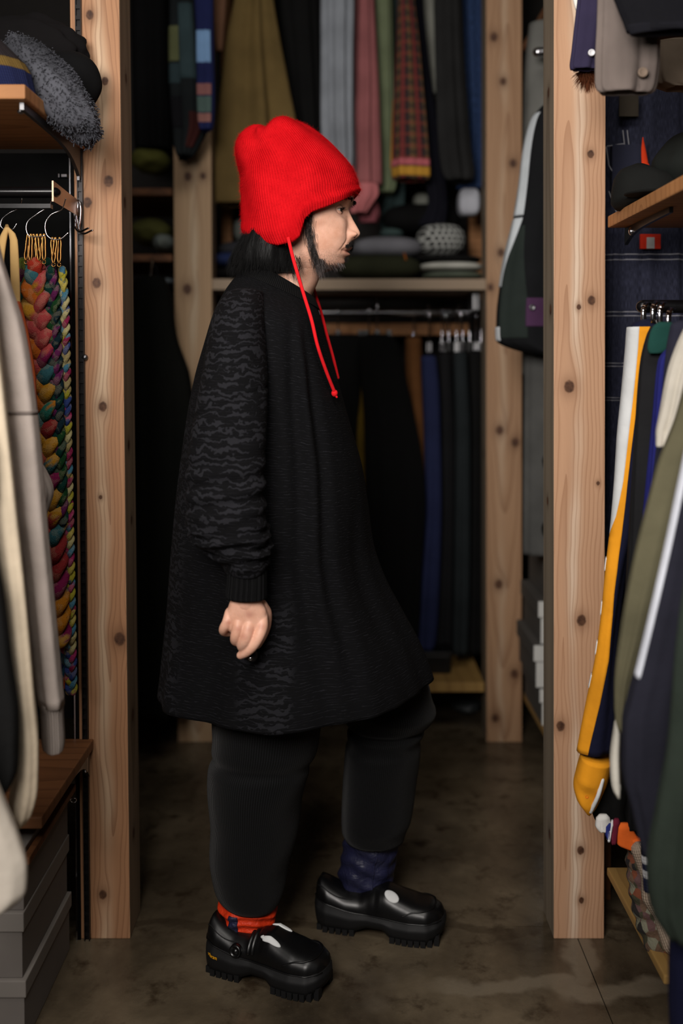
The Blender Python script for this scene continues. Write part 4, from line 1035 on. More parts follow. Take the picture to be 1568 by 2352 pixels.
rjacket('coat', 'dark grey long coat above the far boxes', [(700, 1206, 1330), (900, 1204, 1330), (1150, 1204, 1330), (1270, 1204, 1330)], 2.72, .05, (78, 78, 76), 43, part='body', cat='coat')
for i, (x, y, Y) in enumerate(((1252, 1060, 2.66), (1250, 1215, 2.66))):
    (V, F, UV), G, D = lump(P(x, y, Y), (.008, .01, .018), None, .05, 4, 4, 20, 14); t = thing('coat_toggle', ['upper', 'lower'][i] + ' black toggle on the dark grey long coat', 'toggle', P(x, y + 15, Y)); mk('toggle_bar', V, F, fb((14, 14, 14)), t)

# ---------------------------------------------------------------- rear, upper row
def hung(name, label, rows, Y, ry, col, seed, kind='plain', cat='garment', amp=.008, group=None, fk=None):
    col = tuple(int(c * .86) for c in col) if col else None
    rr = [(-190, rows[0][1] + (rows[0][2] - rows[0][1]) * .2, rows[0][2] - (rows[0][2] - rows[0][1]) * .2)] + list(rows)
    dr = Drape(rr, Y, ry, fold(seed, amp, (3, 5, 7, 11)), m=56, n=72, p=2.2); tt = garment(name, label, cat, ctr(dr), group)
    dr.mesh('body', fk or fb(col, kind), tt)
    # hanger hook up to the high rail
    q = (dr.L[0] + dr.R[0]) / 2
    V, F, _ = tube(spline([q, q + np.array((0, 0, .02)), np.array((q[0], q[1], zt + .02)), np.array((q[0], q[1] + (.018 if q[1] < 3.33 else -.018), zt + .03)), np.array((q[0], q[1] + .03, zt + .012))], 16), .002, 8)
    mk('hanger_hook', V, F, M['chrome'], tt)
    return dr, tt
hung('overcoat', 'khaki olive coat hanging behind the red hat', [(0, 540, 620), (100, 520, 634), (200, 508, 650), (330, 494, 668), (430, 490, 664), (470, 492, 660)], 3.20, .06, (112, 92, 54), 51, cat='coat', amp=.016)
hung('overcoat', 'black coat hanging right of the khaki one', [(0, 634, 736), (150, 648, 742), (300, 664, 746), (420, 668, 748)], 3.36, .05, (16, 16, 16), 52, cat='coat')
hung('trousers', 'pale grey trousers hanging above the front of the red hat', [(0, 742, 812), (130, 744, 808), (280, 746, 806), (350, 752, 806), (420, 760, 800)], 3.21, .045, (148, 154, 162), 53, cat='trousers', amp=.012)
d, t = hung('shirt', 'dusty pink shirt hanging above the man\'s face', [(0, 816, 856), (100, 812, 860), (200, 810, 864), (300, 802, 866), (400, 800, 868), (424, 802, 868)], 3.32, .04, (164, 100, 102), 54, cat='shirt', amp=.006)
Drape([(424, 812, 868), (445, 822, 866), (470, 815, 850), (490, 812, 838)], 3.30, .03, fold(5, .010), m=24, n=50).mesh('gathered_hem', fb((176, 104, 106)), t)
Drape([(465, 820, 868), (490, 822, 874), (512, 832, 866)], 3.37, .02, fold(6, .005), m=14, n=40).mesh('shirt_tail', fb((120, 66, 72)), t)
hung('shirt', 'sage green shirt hanging beside the pink one', [(0, 858, 902), (150, 864, 904), (300, 868, 906), (430, 866, 908), (444, 872, 900)], 3.43, .04, (118, 128, 98), 55, cat='shirt')
hung('shirt', 'dark teal shirt, narrow between sage and plaid', [(0, 898, 922), (200, 900, 926), (400, 896, 926), (520, 880, 920), (535, 888, 912)], 3.53, .035, (56, 74, 74), 56, cat='shirt')
def plaid():
    b = NB('plaid'); u, v, _ = b.sep(b.tc.outputs['UV'])
    def bars(c, per, lo, hi, ph=0.0):
        f = b.m('FRACT', b.m('ADD', b.m('DIVIDE', c, per), ph)); return b.m('MULTIPLY', b.m('GREATER_THAN', f, lo), b.m('LESS_THAN', f, hi))
    cl = b.mix(b.m('MULTIPLY', bars(u, .04, .1, .5), .8), lin((36, 20, 20)), lin((104, 80, 46)))
    cl = b.mix(b.m('MULTIPLY', bars(v, .036, .0, .45), .6), cl, lin((36, 24, 26)))
    cl = b.mix(b.m('MULTIPLY', bars(u, .04, .58, .82), .75), cl, lin((112, 36, 34)))
    cl = b.mix(b.m('MULTIPLY', bars(v, .036, .55, .8), .5), cl, lin((116, 46, 36)))
    return b.fin(cl, .9, normal=b.bump(b.noise(b.tc.outputs['Object'], 900, 1), .3, .0006))
dp, t = hung('plaid_shirt', 'red and mustard plaid shirt with a yellow hem', [(0, 914, 950), (100, 912, 960), (200, 908, 968), (300, 905, 976), (380, 904, 980), (414, 906, 980)], 3.20, .045, None, 57, cat='shirt', fk=plaid(), amp=.006)
dp.strip('yellow_hem', fb((168, 124, 46)), t, -PI, 0, .955, .99, .003, m=4, n=40); dp.strip('pink_hem', fb((170, 90, 96)), t, -PI, 0, .925, .95, .002, m=4, n=40)
Drape([(230, 902, 910), (320, 898, 908), (380, 896, 908), (400, 900, 908)], 3.26, .01, m=12, n=24).mesh('yellow_facing', fb((186, 130, 40)), t)
hung('trousers', 'navy black trousers slanting right of the plaid shirt', [(0, 948, 970), (120, 952, 980), (250, 960, 996), (380, 972, 1014), (470, 984, 1022), (520, 960, 1018)], 3.31, .035, (18, 18, 28), 58, cat='trousers', amp=.004)
hung('shirt', 'pale off-white shirt showing between navy and charcoal trousers', [(0, 966, 1004), (80, 970, 1006), (180, 982, 1006), (220, 990, 1006)], 3.42, .035, (150, 152, 142), 59, cat='shirt')
hung('trousers', 'charcoal trousers hanging left of the blue jeans', [(0, 1000, 1060), (120, 1002, 1064), (250, 1006, 1072), (350, 1012, 1080), (400, 1020, 1086), (416, 1030, 1082)], 3.20, .045, (38, 38, 38), 60, cat='trousers', amp=.006)
hung('jeans', 'blue denim jeans hanging beside the far right post', [(0, 1060, 1112), (150, 1066, 1114), (300, 1070, 1116), (400, 1062, 1116), (436, 1056, 1110)], 3.32, .045, (46, 66, 104), 61, kind='denim', cat='jeans')
hung('overcoat', 'nearly black coat at the far left above the dark shelves', [(0, 300, 384), (150, 304, 384), (300, 308, 390), (345, 312, 388)], 3.36, .06, (12, 12, 13), 66, cat='coat')
# patched dark garments in front of the far left post
d = Drape([(-190, 420, 470), (0, 386, 462), (100, 386, 470), (200, 388, 476), (290, 396, 472), (340, 402, 450), (362, 410, 436)], 2.96, .05, fold(62, .005), m=50, n=70); t = garment('patchwork_coat', 'dark teal and black patchwork coat hanging over the far left post', 'coat', ctr(d))
d.mesh('body', fb((26, 30, 32)), t)
for (a0, a1, y0, y1, col) in ((-PI * .9, -PI * .62, 70, 150, (92, 96, 66)), (-PI * .62, -PI * .36, 20, 190, (52, 68, 72)), (-PI * .9, -PI * .62, 155, 200, (44, 58, 62)), (-PI * .5, -PI * .2, 265, 345, (60, 28, 26)), (-PI * .85, -PI * .6, 230, 300, (20, 20, 24))):
    k0, k1 = [float(np.interp(y, [-190, 0, 100, 200, 290, 340, 362], d.k)) for y in (y0, y1)]
    d.strip('patch', fb(col), t, a0, a1, k0, k1, .002, m=14, n=10)
d = Drape([(-190, 445, 478), (0, 446, 488), (80, 450, 488), (200, 452, 490), (280, 456, 488), (300, 460, 484)], 2.86, .022, fold(63, .003), m=40, n=50); t = garment('patchwork_shirt', 'navy shirt with a light blue patch and pinkish pieces by the far left post', 'shirt', ctr(d))
d.mesh('body', fb((28, 34, 74)), t)
for (y0, y1, col) in ((74, 148, (112, 146, 186)), (196, 222, (128, 86, 84)), (225, 262, (74, 92, 88)), (264, 284, (132, 92, 86))):
    k0, k1 = [float(np.interp(y, [-190, 0, 80, 200, 280, 300], d.k)) for y in (y0, y1)]
    d.strip('patch', fb(col), t, -PI * .8, -PI * .25, k0, k1, .002, m=12, n=12)
Drape([(-190, 478, 520), (0, 488, 520), (60, 492, 516), (120, 495, 512)], 3.2, .02, m=16, n=24).mesh('body', fb((150, 110, 86)), garment('belt_cloth', 'strip of tan cloth hanging left of the khaki coat', 'strap', P(503, 120, 3.2)))

d = Drape([(640, 310, 380), (690, 300, 396), (770, 298, 406), (870, 298, 438), (1000, 298, 450), (1300, 298, 452), (1560, 300, 440), (1640, 306, 420)], 2.90, .05, fold(67, .006)); t = garment('overcoat', 'black coat hanging low in front of the far left post, behind the man\'s back', 'coat', ctr(d)); d.mesh('body', fb((12, 13, 10)), t)
q = (d.L[0] + d.R[0]) / 2; V, F, _ = tube(spline([q, q + np.array((0, .02, .04)), q + np.array((-.02, .16, .06)), q + np.array((-.02, .23, .03))], 14), .002, 8); mk('hanger_hook', V, F, M['chrome'], t)
# dark folded things on the far left shelves
for i, (x, y, rx, rz, col, lb, Y) in enumerate(((348, 372, .065, .04, (92, 92, 44), 'olive folded cloth on the upper far left shelf', 3.25), (350, 534, .07, .045, (84, 84, 44), 'olive folded cloth on the middle far left shelf', 3.25),
        (378, 560, .035, .03, (120, 128, 124), 'pale grey bundle on the middle far left shelf', 3.18), (392, 650, .02, .014, (110, 118, 124), 'pale folded cloth edge by the far left post', 3.2))):
    (V, F, UV), G, D = lump(P(x, y, Y), (rx, .1, rz), None, .06, 4, 70 + i, 48, 32)
    t = thing('folded_cloth', lb, 'clothes', P(x, y + 40, Y)); mk('cloth_fold', V, F, fb(col), t, uv=UV)
(V, F, UV), G, D = lump(P(388, 1148, 3.3), (.03, .05, .05), None, .1, 5, 77, 40, 30); t = thing('folded_cloth', 'pale pinkish bundle low behind the man\'s back', 'clothes', P(388, 1190, 3.3)); mk('cloth_fold', V, F, fb((130, 104, 98)), t, uv=UV)

# ---------------------------------------------------------------- rear shelf contents
def pile(name, label, x0, x1, y0, y1, Y, ry, col, seed, cat='clothes', kind='plain', part='cloth_fold', mat=None, p=2.6):
    """a folded thing lying on a shelf: rounded slab with soft edges"""
    a, c = P(x0, y1, Y), P(x1, y0, Y); cx, cz = (a[0] + c[0]) / 2, (a[2] + c[2]) / 2; rx, rz = (c[0] - a[0]) / 2, (c[2] - a[2]) / 2
    R = np.random.default_rng(seed); ks = R.normal(size=(8, 3)) * np.array((9 , 9, 14)); phs = R.uniform(0, 6.28, 8)
    th = np.linspace(.02, PI - .02, 26)[:, None]; ph = (np.arange(56) / 56 * 2 * PI)[None]
    e = 2 / p; sg = lambda v: np.sign(v) * np.abs(v)**e
    G = np.stack([sg(np.sin(th)) * sg(np.cos(ph)) * rx, sg(np.sin(th)) * sg(np.sin(ph)) * ry, (np.sign(np.cos(th)) * np.abs(np.cos(th))**(.8)) * rz + 0 * ph], -1)
    n_ = sum(np.sin(G @ k * 1.0 + q) for k, q in zip(ks, phs)) / 8
    G = G * (1 + .07 * n_)[..., None]
    V, F, UV = loft(G + np.array((cx, Y + ry * .8, cz)))
    t = thing(name, label, cat, (cx, Y + ry * .8, cz - rz)); mk(part, V, F, mat or fb(col, kind), t, uv=UV); return t
zsY = 3.20
pile('folded_jumper', 'mid grey folded jumper on the rear shelf right of the man\'s nose', 806, 972, 538, 592, zsY + .04, .12, (112, 112, 118), 1)
t = pile('cloth_bag', 'dark olive bag on the rear shelf in front of the grey jumper', 772, 968, 580, 641, zsY - .03, .1, (42, 44, 30), 2, 'bag', part='bag_body')
V, F, _ = tube([P(928, 582, zsY - .02), P(932, 596, zsY - .045)], .003, 8); mk('zip_pull', V, F, fb((150, 84, 30)), t)
pile('folded_shirt', 'white folded shirt on the rear shelf near the right post', 962, 1112, 598, 622, zsY, .1, (182, 182, 174), 3)
pile('folded_shirt', 'grey green folded shirt at the bottom of the right stack', 972, 1113, 620, 641, zsY - .01, .1, (84, 92, 80), 4)
pile('folded_trousers', 'black folded trousers on top of the white shirt', 950, 1113, 583, 600, zsY + .01, .1, (18, 18, 18), 5)
def mesh_mat():
    b = NB('honeycomb'); uv = b.tc.outputs['UV']
    o = b.tc.outputs['Object']; x, y, z = b.sep(o)
    x = b.m('ADD', x, b.m('MULTIPLY', y, .5)); q3 = []
    for (ca, sa) in ((1.0, 0.0), (-.5, .866), (-.5, -.866)):
        q3.append(b.m('COSINE', b.m('MULTIPLY', b.m('ADD', b.m('MULTIPLY', z, ca), b.m('MULTIPLY', x, sa)), 2 * PI / .0175)))
    f = b.ss(b.m('ADD', q3[0], b.m('ADD', q3[1], q3[2])), -.75, .1)
    cl = b.mix(f, lin((168, 170, 166)), lin((26, 26, 25)))
    return b.fin(cl, .8, normal=b.bump(f, -.7, .004))
pile('mesh_bag', 'black bag with a pale honeycomb net pattern on the rear shelf', 960, 1074, 508, 586, zsY + .05, .1, None, 6, 'bag', part='bag_body', mat=mesh_mat())
pile('folded_jumper', 'black jumper heap behind the honeycomb bag', 880, 1062, 462, 530, zsY + .22, .1, (16, 16, 16), 7)
t = pile('rolled_cloth', 'white rolled cloth under the blue jeans', 1054, 1104, 430, 492, 3.26, .05, (170, 172, 180), 8, p=4.5)
pile('folded_shirt', 'dark teal cloth bundle under the teal shirt', 872, 930, 520, 545, zsY + .26, .06, (60, 76, 74), 9)
pile('folded_jumper', 'pale grey bundle behind the left end of the rear shelf', 534, 566, 500, 552, zsY + .2, .06, (104, 108, 102), 10)
pile('folded_trousers', 'navy blue bundle at the left end of the rear shelf', 488, 548, 576, 612, zsY + .05, .1, (34, 44, 80), 11)
pile('folded_jumper', 'dark grey folded jumper behind the man\'s hair', 490, 640, 548, 592, zsY + .12, .1, (50, 50, 54), 12)
pile('folded_trousers', 'black folded trousers at the left end, lowest on the rear shelf', 488, 700, 606, 641, zsY - .01, .12, (16, 15, 16), 13)
pile('folded_jumper', 'off-white bundle hanging between plaid shirt and jeans', 950, 990, 440, 476, zsY + .24, .05, (120, 122, 114), 14)
# rear lower row of hanging trousers and coats
def low(name, label, rows, Y, ry, col, seed, cat='trousers', amp=.005, clips=0):
    d = Drape(rows, Y, ry, fold(seed, amp), m=50, n=56, p=2.4); t = garment(name, label, cat, ctr(d)); d.mesh('body', fb(col), t)
    q = (d.L[0] + d.R[0]) / 2
    V, F, _ = tube(spline([q, q + np.array((0, 0, .03)), np.array((q[0], q[1] - .012, zrr + .012)), np.array((q[0], 3.33, zrr + .0185)), np.array((q[0], 3.345, zrr + .01))], 16), .0022, 8); mk('hanger_hook', V, F, M['chrome'], t)
    for i in range(clips):
        f = (i + .5) / clips; c_ = d.L[0] * (1 - f) + d.R[0] * f
        V, F = box(c_[0] - .009, c_[0] + .009, c_[1] - ry * .6, c_[1] + .01, c_[2] - .012, c_[2] + .018); bevel_obj(mk('hanger_clip', V, F, M['black_plastic'], t, smooth=False), .003)
    return d, t
low('overcoat', 'black coat hanging on the rear rail just in front of the man\'s chest', [(772, 700, 852), (850, 690, 858), (1100, 690, 850), (1500, 700, 846)], 3.27, .035, (9, 9, 9), 81, 'coat', clips=3)
low('overcoat', 'larger black coat on the rear rail, right edge bulging', [(772, 826, 906), (790, 822, 914), (850, 826, 928), (950, 836, 950), (1050, 838, 968), (1150, 840, 975), (1300, 840, 966), (1420, 842, 960), (1510, 848, 950)], 3.165, .032, (8, 8, 8), 82, 'coat', clips=3)
low('trousers', 'mustard trousers, a sliver between two black coats', [(800, 836, 858), (900, 830, 858), (1000, 822, 856), (1100, 826, 852), (1140, 834, 850)], 3.218, .010, (96, 76, 22), 83)
low('trousers', 'brown trousers on the rear rail beside the black coat', [(778, 930, 968), (850, 932, 972), (1000, 944, 980), (1150, 962, 988), (1300, 958, 984)], 3.335, .035, (102, 66, 36), 84)
low('trousers', 'navy blue trousers on the rear rail', [(820, 966, 1002), (900, 970, 1010), (1000, 974, 1012), (1150, 976, 1014), (1300, 966, 1010), (1470, 956, 1000), (1492, 960, 994)], 3.245, .035, (36, 42, 74), 85)
low('trousers', 'charcoal trousers right of the navy pair on the rear rail', [(815, 1006, 1036), (1000, 1008, 1044), (1300, 1004, 1040), (1495, 1000, 1034)], 3.33, .03, (26, 26, 28), 86)
low('trousers', 'dark slate green trousers on the rear rail', [(812, 1040, 1072), (1000, 1044, 1080), (1300, 1042, 1078), (1500, 1040, 1072)], 3.25, .03, (34, 39, 41), 87)
low('trousers', 'black trousers nearest the far right post on the rear rail', [(808, 1074, 1108), (1000, 1078, 1112), (1300, 1078, 1112), (1498, 1076, 1110)], 3.33, .03, (18, 18, 18), 88)
for i, x in enumerate((985, 1014, 1030, 1048, 1062, 1078, 1092, 1104)):
    t = thing('trouser_hanger', 'clip hanger on the rear rail, %s' % ['leftmost of eight', 'second of eight', 'third of eight', 'fourth of eight', 'fifth of eight', 'sixth of eight', 'seventh of eight', 'rightmost of eight'][i], 'hanger', P(x, 800, 3.33), 'clip hangers on the rear rail')
    V, F, _ = tube(spline([P(x, 790, 3.345), P(x, 745, 3.345), np.array((P(x, 718, 3.33)[0], 3.312, zrr + .01)), np.array((P(x, 718, 3.33)[0], 3.33, zrr + .019))], 14), .0022, 8); mk('hook', V, F, M['chrome'], t)
    q = P(x, 800, 3.345); V, F = box(q[0] - .008, q[0] + .008, q[1] - .01, q[1] + .01, q[2] - .012, q[2] + .02); bevel_obj(mk('clip', V, F, [M['white_plastic'], M['chrome'], M['black_plastic']][i % 3], t, smooth=False), .003)
a, c = P(960, 1552, 3.22), P(1034, 1500, 3.22)
t = thing('storage_box', 'black box on the bottom rear shelf', 'box', ((a[0] + c[0]) / 2, 3.3, zb)); bbox_obj('box_body', (a[0] - .1, c[0], 3.2, 3.4, zb + .001, zb + .06), M['black_plastic'], t, .004); V, F = box(a[0] - .104, c[0] + .003, 3.196, 3.404, zb + .06, zb + .072); bevel_obj(mk('box_lid', V, F, M['black_plastic'], t, smooth=False), .003)
q = FL(1070, 1632); (V, F, UV), G, D = lump((q[0], q[1], .022), (.05, .06, .022), None, .1, 4, 91, 40, 24); t = thing('plastic_bag', 'crumpled dark translucent bag under the bottom rear shelf', 'bag', (q[0], q[1], 0)); mk('bag_body', V, F, fb((70, 74, 76), 'nylon', rough=.3, spec=.5), t, uv=UV)

# ================================================================== THE MAN
YM = 2.0                                    # the plane he stands in
S = FPX / YM
man = thing('person', 'man in red knitted hat and loose black tunic, standing in profile facing right', 'person', (float(P(640, 1600, YM)[0]), YM, 0))

# ---- skin
def skin_mat():
    b = NB('skin'); o = b.tc.outputs['Object']
    at = b.n('ShaderNodeAttribute', attribute_name='face').outputs['Color']; r, g, bl = b.sep(at)
    n1 = b.noise(o, 38, 4, .6); n2 = b.noise(o, 380, 3, .6)
    cl = b.ramp(n1, [(.3, lin((214, 160, 134))), (.65, lin((232, 182, 158)))])
    cl = b.mix(b.m('MULTIPLY', b.ss(n2, .55, .8), .2), cl, lin((176, 112, 88)))
    cl = b.mix(b.m('MULTIPLY', r, .75), cl, lin((160, 84, 74)))              # lips, flushed knuckles
    cl = b.mix(b.m('MULTIPLY', b.m('MULTIPLY', g, b.ss(n2, .2, .8)), .42), cl, lin((92, 74, 66)))   # stubble
    cl = b.mix(b.m('MULTIPLY', bl, .6), cl, lin((120, 66, 50)))              # creases
    nm = b.bump(n2, .25, .0008)
    return b.fin(cl, .46, normal=nm, spec=.4, sss=.12)
M['skin'] = skin_mat()
M['hair'] = plain('hair_black', (5, 5, 5), .55, spec=.2)
M['hair_grey'] = plain('hair_grey', (120, 110, 108), .5, spec=.4)
M['beard'] = plain('beard_hair', (28, 22, 20), .55, spec=.3)

# ---- head and neck: horizontal slices in the head's own frame
YAW = math.radians(9)
FW = np.array((math.cos(YAW), -math.sin(YAW), 0)); NR = np.array((-math.sin(YAW), -math.cos(YAW), 0))
HK = np.array([  # y, centre x, front, back, half width, exponent (photo pixels at YM)
 (316, 690, 4, 4, 4, 2), (322, 690, 44, 48, 36, 2), (340, 688, 58, 76, 56, 2.1), (378, 693, 90, 103, 78, 2.2), (420, 697, 112, 113, 87, 2.25), (455, 697, 114, 114, 88, 2.3),
 (470, 697, 110, 114, 88, 2.3), (487, 697, 104, 113, 86, 2.35), (505, 697, 104, 111, 84, 2.35), (525, 697, 106, 108, 82, 2.3), (548, 697, 108, 104, 78, 2.25),
 (560, 697, 107, 101, 76, 2.2), (571, 697, 105.5, 98, 73, 2.2), (579, 697, 103.5, 95, 71, 2.15), (587, 697, 100.5, 93, 69, 2.1), (596, 697, 95, 91, 66, 2.1), (604, 697, 91, 88, 62, 2.05),
 (611, 697, 86, 85, 57, 2.0), (617, 697, 77, 83, 53, 2.0), (622, 694, 62, 80, 50, 2), (629, 690, 50, 78, 50, 2), (640, 684, 49, 76, 50, 2), (655, 677, 50, 76, 51, 2),
 (680, 667, 47, 78, 54, 2), (710, 655, 52, 80, 60, 2), (745, 645, 58, 88, 80, 2)], float)
def gz(x, c, w): return np.exp(-((x - c) / w)**2)
ys = np.concatenate([np.linspace(316, 440, 34)[:-1], np.linspace(440, 625, 150), np.linspace(625, 745, 34)[1:]])
hk = hermite(ys, HK[:, 0], HK[:, 1:])
NTH = 220
thv = np.linspace(0, 1, NTH, endpoint=False)
thv = 2 * PI * (thv - .055 * np.sin(2 * PI * thv))          # denser to the front
c_, s_ = np.cos(thv)[None], np.sin(thv)[None]
e_ = 2 / hk[:, 4:5]
xc_h, af, ab, bw = hk[:, 0:1], hk[:, 1:2], hk[:, 2:3], hk[:, 3:4]
f_ = np.sign(c_) * np.abs(c_)**e_ * np.where(c_ > 0, af, ab)
l_ = np.sign(s_) * np.abs(s_)**e_ * bw
Yg = ys[:, None] + 0 * l_
front = np.clip(c_ * 1.6, 0, 1)
nose = np.interp(ys, [478, 487, 496, 506, 516, 526, 533, 538, 543, 548, 552, 557, 561], [0, 1.5, 5, 10, 14.5, 19, 22.0, 23.2, 22.2, 17, 9.5, 2, 0])
nsig = np.interp(ys, [487, 500, 515, 530, 540, 550], [8.5, 8.5, 9.5, 12, 14, 14.5])
nose = np.convolve(np.pad(nose, 3, 'edge'), np.ones(7) / 7, 'valid')
f_ = f_ + front * nose[:, None] * np.exp(-(np.abs(l_) / nsig[:, None])**2.4)
al = np.abs(l_)
add = (10.5 * gz(al, 15.5, 5.4) * gz(Yg, 542, 7.0)             # wings of the nose
       - 5.0 * gz(al, 24.5, 4.5) * gz(Yg, 543, 10)
       - 15 * gz(al, 35, 17) * gz(Yg, 489, 11) - 1.6 * gz(al, 34, 16) * gz(Yg, 506, 4)            # eye sockets
       + 4.5 * gz(al, 30, 18) * gz(Yg, 466, 7)                # brow
       + 4.0 * gz(al, 42, 16) * gz(Yg, 520, 14)               # cheek bones
       + 3.0 * gz(al, 46, 14) * gz(Yg, 548, 16)
       + 6.2 * gz(al, 0, 19) * gz(Yg, 571.5, 4.6)             # upper lip
       + 7.0 * gz(al, 0, 16) * gz(Yg, 587, 4.6)               # lower lip
       - 2.4 * gz(al, 6, 24) * gz(Yg, 579.5, 2.2)             # line of the mouth
       - 2.8 * gz(al, 27, 6) * gz(Yg, 579, 6)                 # corner of the mouth
       + 5.0 * gz(al, 0, 19) * gz(Yg, 605, 8)                 # chin
       + 3.0 * gz(al, 14, 18) * gz(Yg, 560, 10)
       - 2.6 * gz(al - (22 + (Yg - 545) * .42), 0, 3.4) * gz(Yg, 565, 17))   # fold from nose to mouth
f_ = f_ + front * add
l_ = l_ + np.sign(l_) * 2.2 * gz(al, 74, 18) * gz(Yg, 512, 14) * (f_ > 0)
Ch = np.array([P(x, y, YM) for x, y in zip(xc_h[:, 0], ys)])
HEAD = Ch[:, None] + (f_ / S)[..., None] * FW + (l_ / S)[..., None] * NR
V, F, UV = loft(HEAD)
head = mk('head_tmp', V, F, None, None, origin=(0, 0, 0)); recalc(head)
def HP(f, l, y, xc=697):
    return P(xc, y, YM) + f / S * FW + l / S * NR
def surf(y, l, out=0.0):
    """point on the face at photo row y and lateral distance l (towards us)"""
    i = int(np.argmin(np.abs(ys - y))); fr = np.where(c_[0] > 0.0)[0]
    j = fr[np.argmin(np.abs(l_[i, fr] - l))]
    return HEAD[i, j] + out * FW
def surf_th(y, th, out=0.0):
    i = int(np.argmin(np.abs(ys - y))); j = int(np.argmin(np.abs(np.angle(np.exp(1j * (thv - th))))))
    d = c_[0, j] * FW + s_[0, j] * NR
    return HEAD[i, j] + out * d, d

# ---- the rest of the body, one skin together with the head
parts = []
def limb(pts, rad, n=18, m=26):
    q = spline(pts, m); k = np.linspace(0, 1, len(rad)); parts.append(tube(q, np.interp(np.linspace(0, 1, m), k, rad), n)[:2])
def MIR(p): return np.array((p[0], 2 * YM - p[1], p[2]))
tor = Drape([(665, 620, 700, YM, .05), (700, 575, 705, YM, .10), (740, 535, 715, YM, .165), (800, 520, 735, YM, .16), (900, 510, 750, YM, .15), (1050, 510, 760, YM, .145), (1200, 500, 770, YM, .15), (1330, 500, 760, YM, .155), (1430, 540, 740, YM, .13)], m=40, n=40)
Rg = tor.pt(np.linspace(0, 1, 40), np.arange(40) / 40 * 2 * PI); parts.append(loft(Rg)[:2])
sh = P(575, 790, 1.87); el = P(540, 1120, 1.76); wr = P(566, 1375, 1.725)
limb([sh + (0.02, .05, .0), sh, (sh + el) / 2, el, (el + wr) / 2 + (0, 0, 0), wr + (wr - el) * .02], [.05, .045, .041, .035, .029, .025])
limb([MIR(v) for v in (sh + (0.02, .05, .0), sh, (sh + el) / 2, el, (el + wr) / 2, wr + (wr - el) * .02)], [.06, .056, .047, .04, .036, .027])
hipN, kneeN, ankN = P(630, 1330, 1.93), P(590, 1760, 1.95), P(560, 2120, 1.965)
hipF, kneeF, ankF = P(670, 1330, 2.08), P(905, 1640, 2.07), P(846, 2030, 2.10)
for h_, k_, a_, toe in ((hipN, kneeN, ankN, P(680, 2245, 1.92)), (hipF, kneeF, ankF, P(960, 2140, 2.06))):
    limb([h_, h_ * .5 + k_ * .5, k_, k_ * .45 + a_ * .55 + (-.012, 0, 0), a_], [.085, .072, .053, .046, .028])
    limb([a_ + (0, 0, .01), a_ + (-.01, 0, -.04), a_ * .5 + toe * .5 + (0, 0, -.005), toe], [.027, .030, .032, .022])
V, F = merge(parts)
body = mk('body', V, F, None, None, origin=(0, 0, 0)); recalc(body)
def apply_mods(o):
    dg = bpy.context.evaluated_depsgraph_get(); me = bpy.data.meshes.new_from_object(o.evaluated_get(dg))
    o.modifiers.clear(); old = o.data; o.data = me; bpy.data.meshes.remove(old)
r = body.modifiers.new('r', 'REMESH'); r.mode = 'VOXEL'; r.voxel_size = .006; r.use_smooth_shade = True
sm = body.modifiers.new('s', 'SMOOTH'); sm.iterations = 4; sm.factor = .5
apply_mods(body)

# ---- hands: palm and five fingers, closed loosely
def hand(mirror):
    hp = []
    T = (lambda p: MIR(p)) if mirror else (lambda p: p)
    Yh = 1.722
    rows = [(1368, 535, 596, 1.725, .024), (1384, 527, 604, 1.724, .021), (1405, 521, 612, Yh, .0185), (1425, 519, 613, Yh, .017), (1440, 521, 611, Yh, .016), (1452, 528, 606, Yh + .004, .013), (1458, 536, 600, Yh + .006, .008)]
    d = Drape(rows, m=26, n=44, p=2.6); R = d.pt(np.linspace(0, 1, 26), np.arange(44) / 44 * 2 * PI)
    hp.append(loft(np.array([[T(p) for p in rr] for rr in R]))[:2])
    def fing(pts, rad):
        q = spline([T(P(*p)) for p in pts], 22); hp.append(tube(q, np.interp(np.linspace(0, 1, 22), np.linspace(0, 1, len(rad)), rad), 16)[:2])
    # index: long, hanging down and back; the rest curl under the palm
    fing([(602, 1412, 1.722), (601, 1442, 1.712), (593, 1464, 1.708), (577, 1488, 1.711), (564, 1499, 1.717), (552, 1505, 1.724)], [.0095, .0105, .0098, .0093, .0086, .0072])
    fing([(572, 1415, 1.720), (570, 1446, 1.709), (563, 1470, 1.708), (556, 1484, 1.720), (570, 1484, 1.742), (586, 1466, 1.748)], [.0095, .0108, .0100, .0096, .0086, .0075])
    fing([(546, 1412, 1.720), (546, 1442, 1.710), (541, 1462, 1.712), (542, 1472, 1.728), (556, 1468, 1.748), (570, 1452, 1.751)], [.0092, .0104, .0095, .0092, .0083, .0072])
    fing([(527, 1406, 1.722), (521, 1430, 1.716), (514, 1442, 1.720), (515, 1451, 1.735), (530, 1451, 1.749), (544, 1440, 1.751)], [.0085, .0092, .0083, .008, .0075, .0066])
    fing([(596, 1392, 1.735), (608, 1412, 1.750), (609, 1438, 1.758), (600, 1462, 1.756), (590, 1480, 1.746)], [.014, .0135, .0105, .0098, .0085])
    V, F = merge(hp); o = mk('hand_tmp', V, F, None, None, origin=(0, 0, 0)); recalc(o)
    r = o.modifiers.new('r', 'REMESH'); r.mode = 'VOXEL'; r.voxel_size = .0014; r.use_smooth_shade = True
    sm = o.modifiers.new('s', 'SMOOTH'); sm.iterations = 5; sm.factor = .5
    apply_mods(o); return o
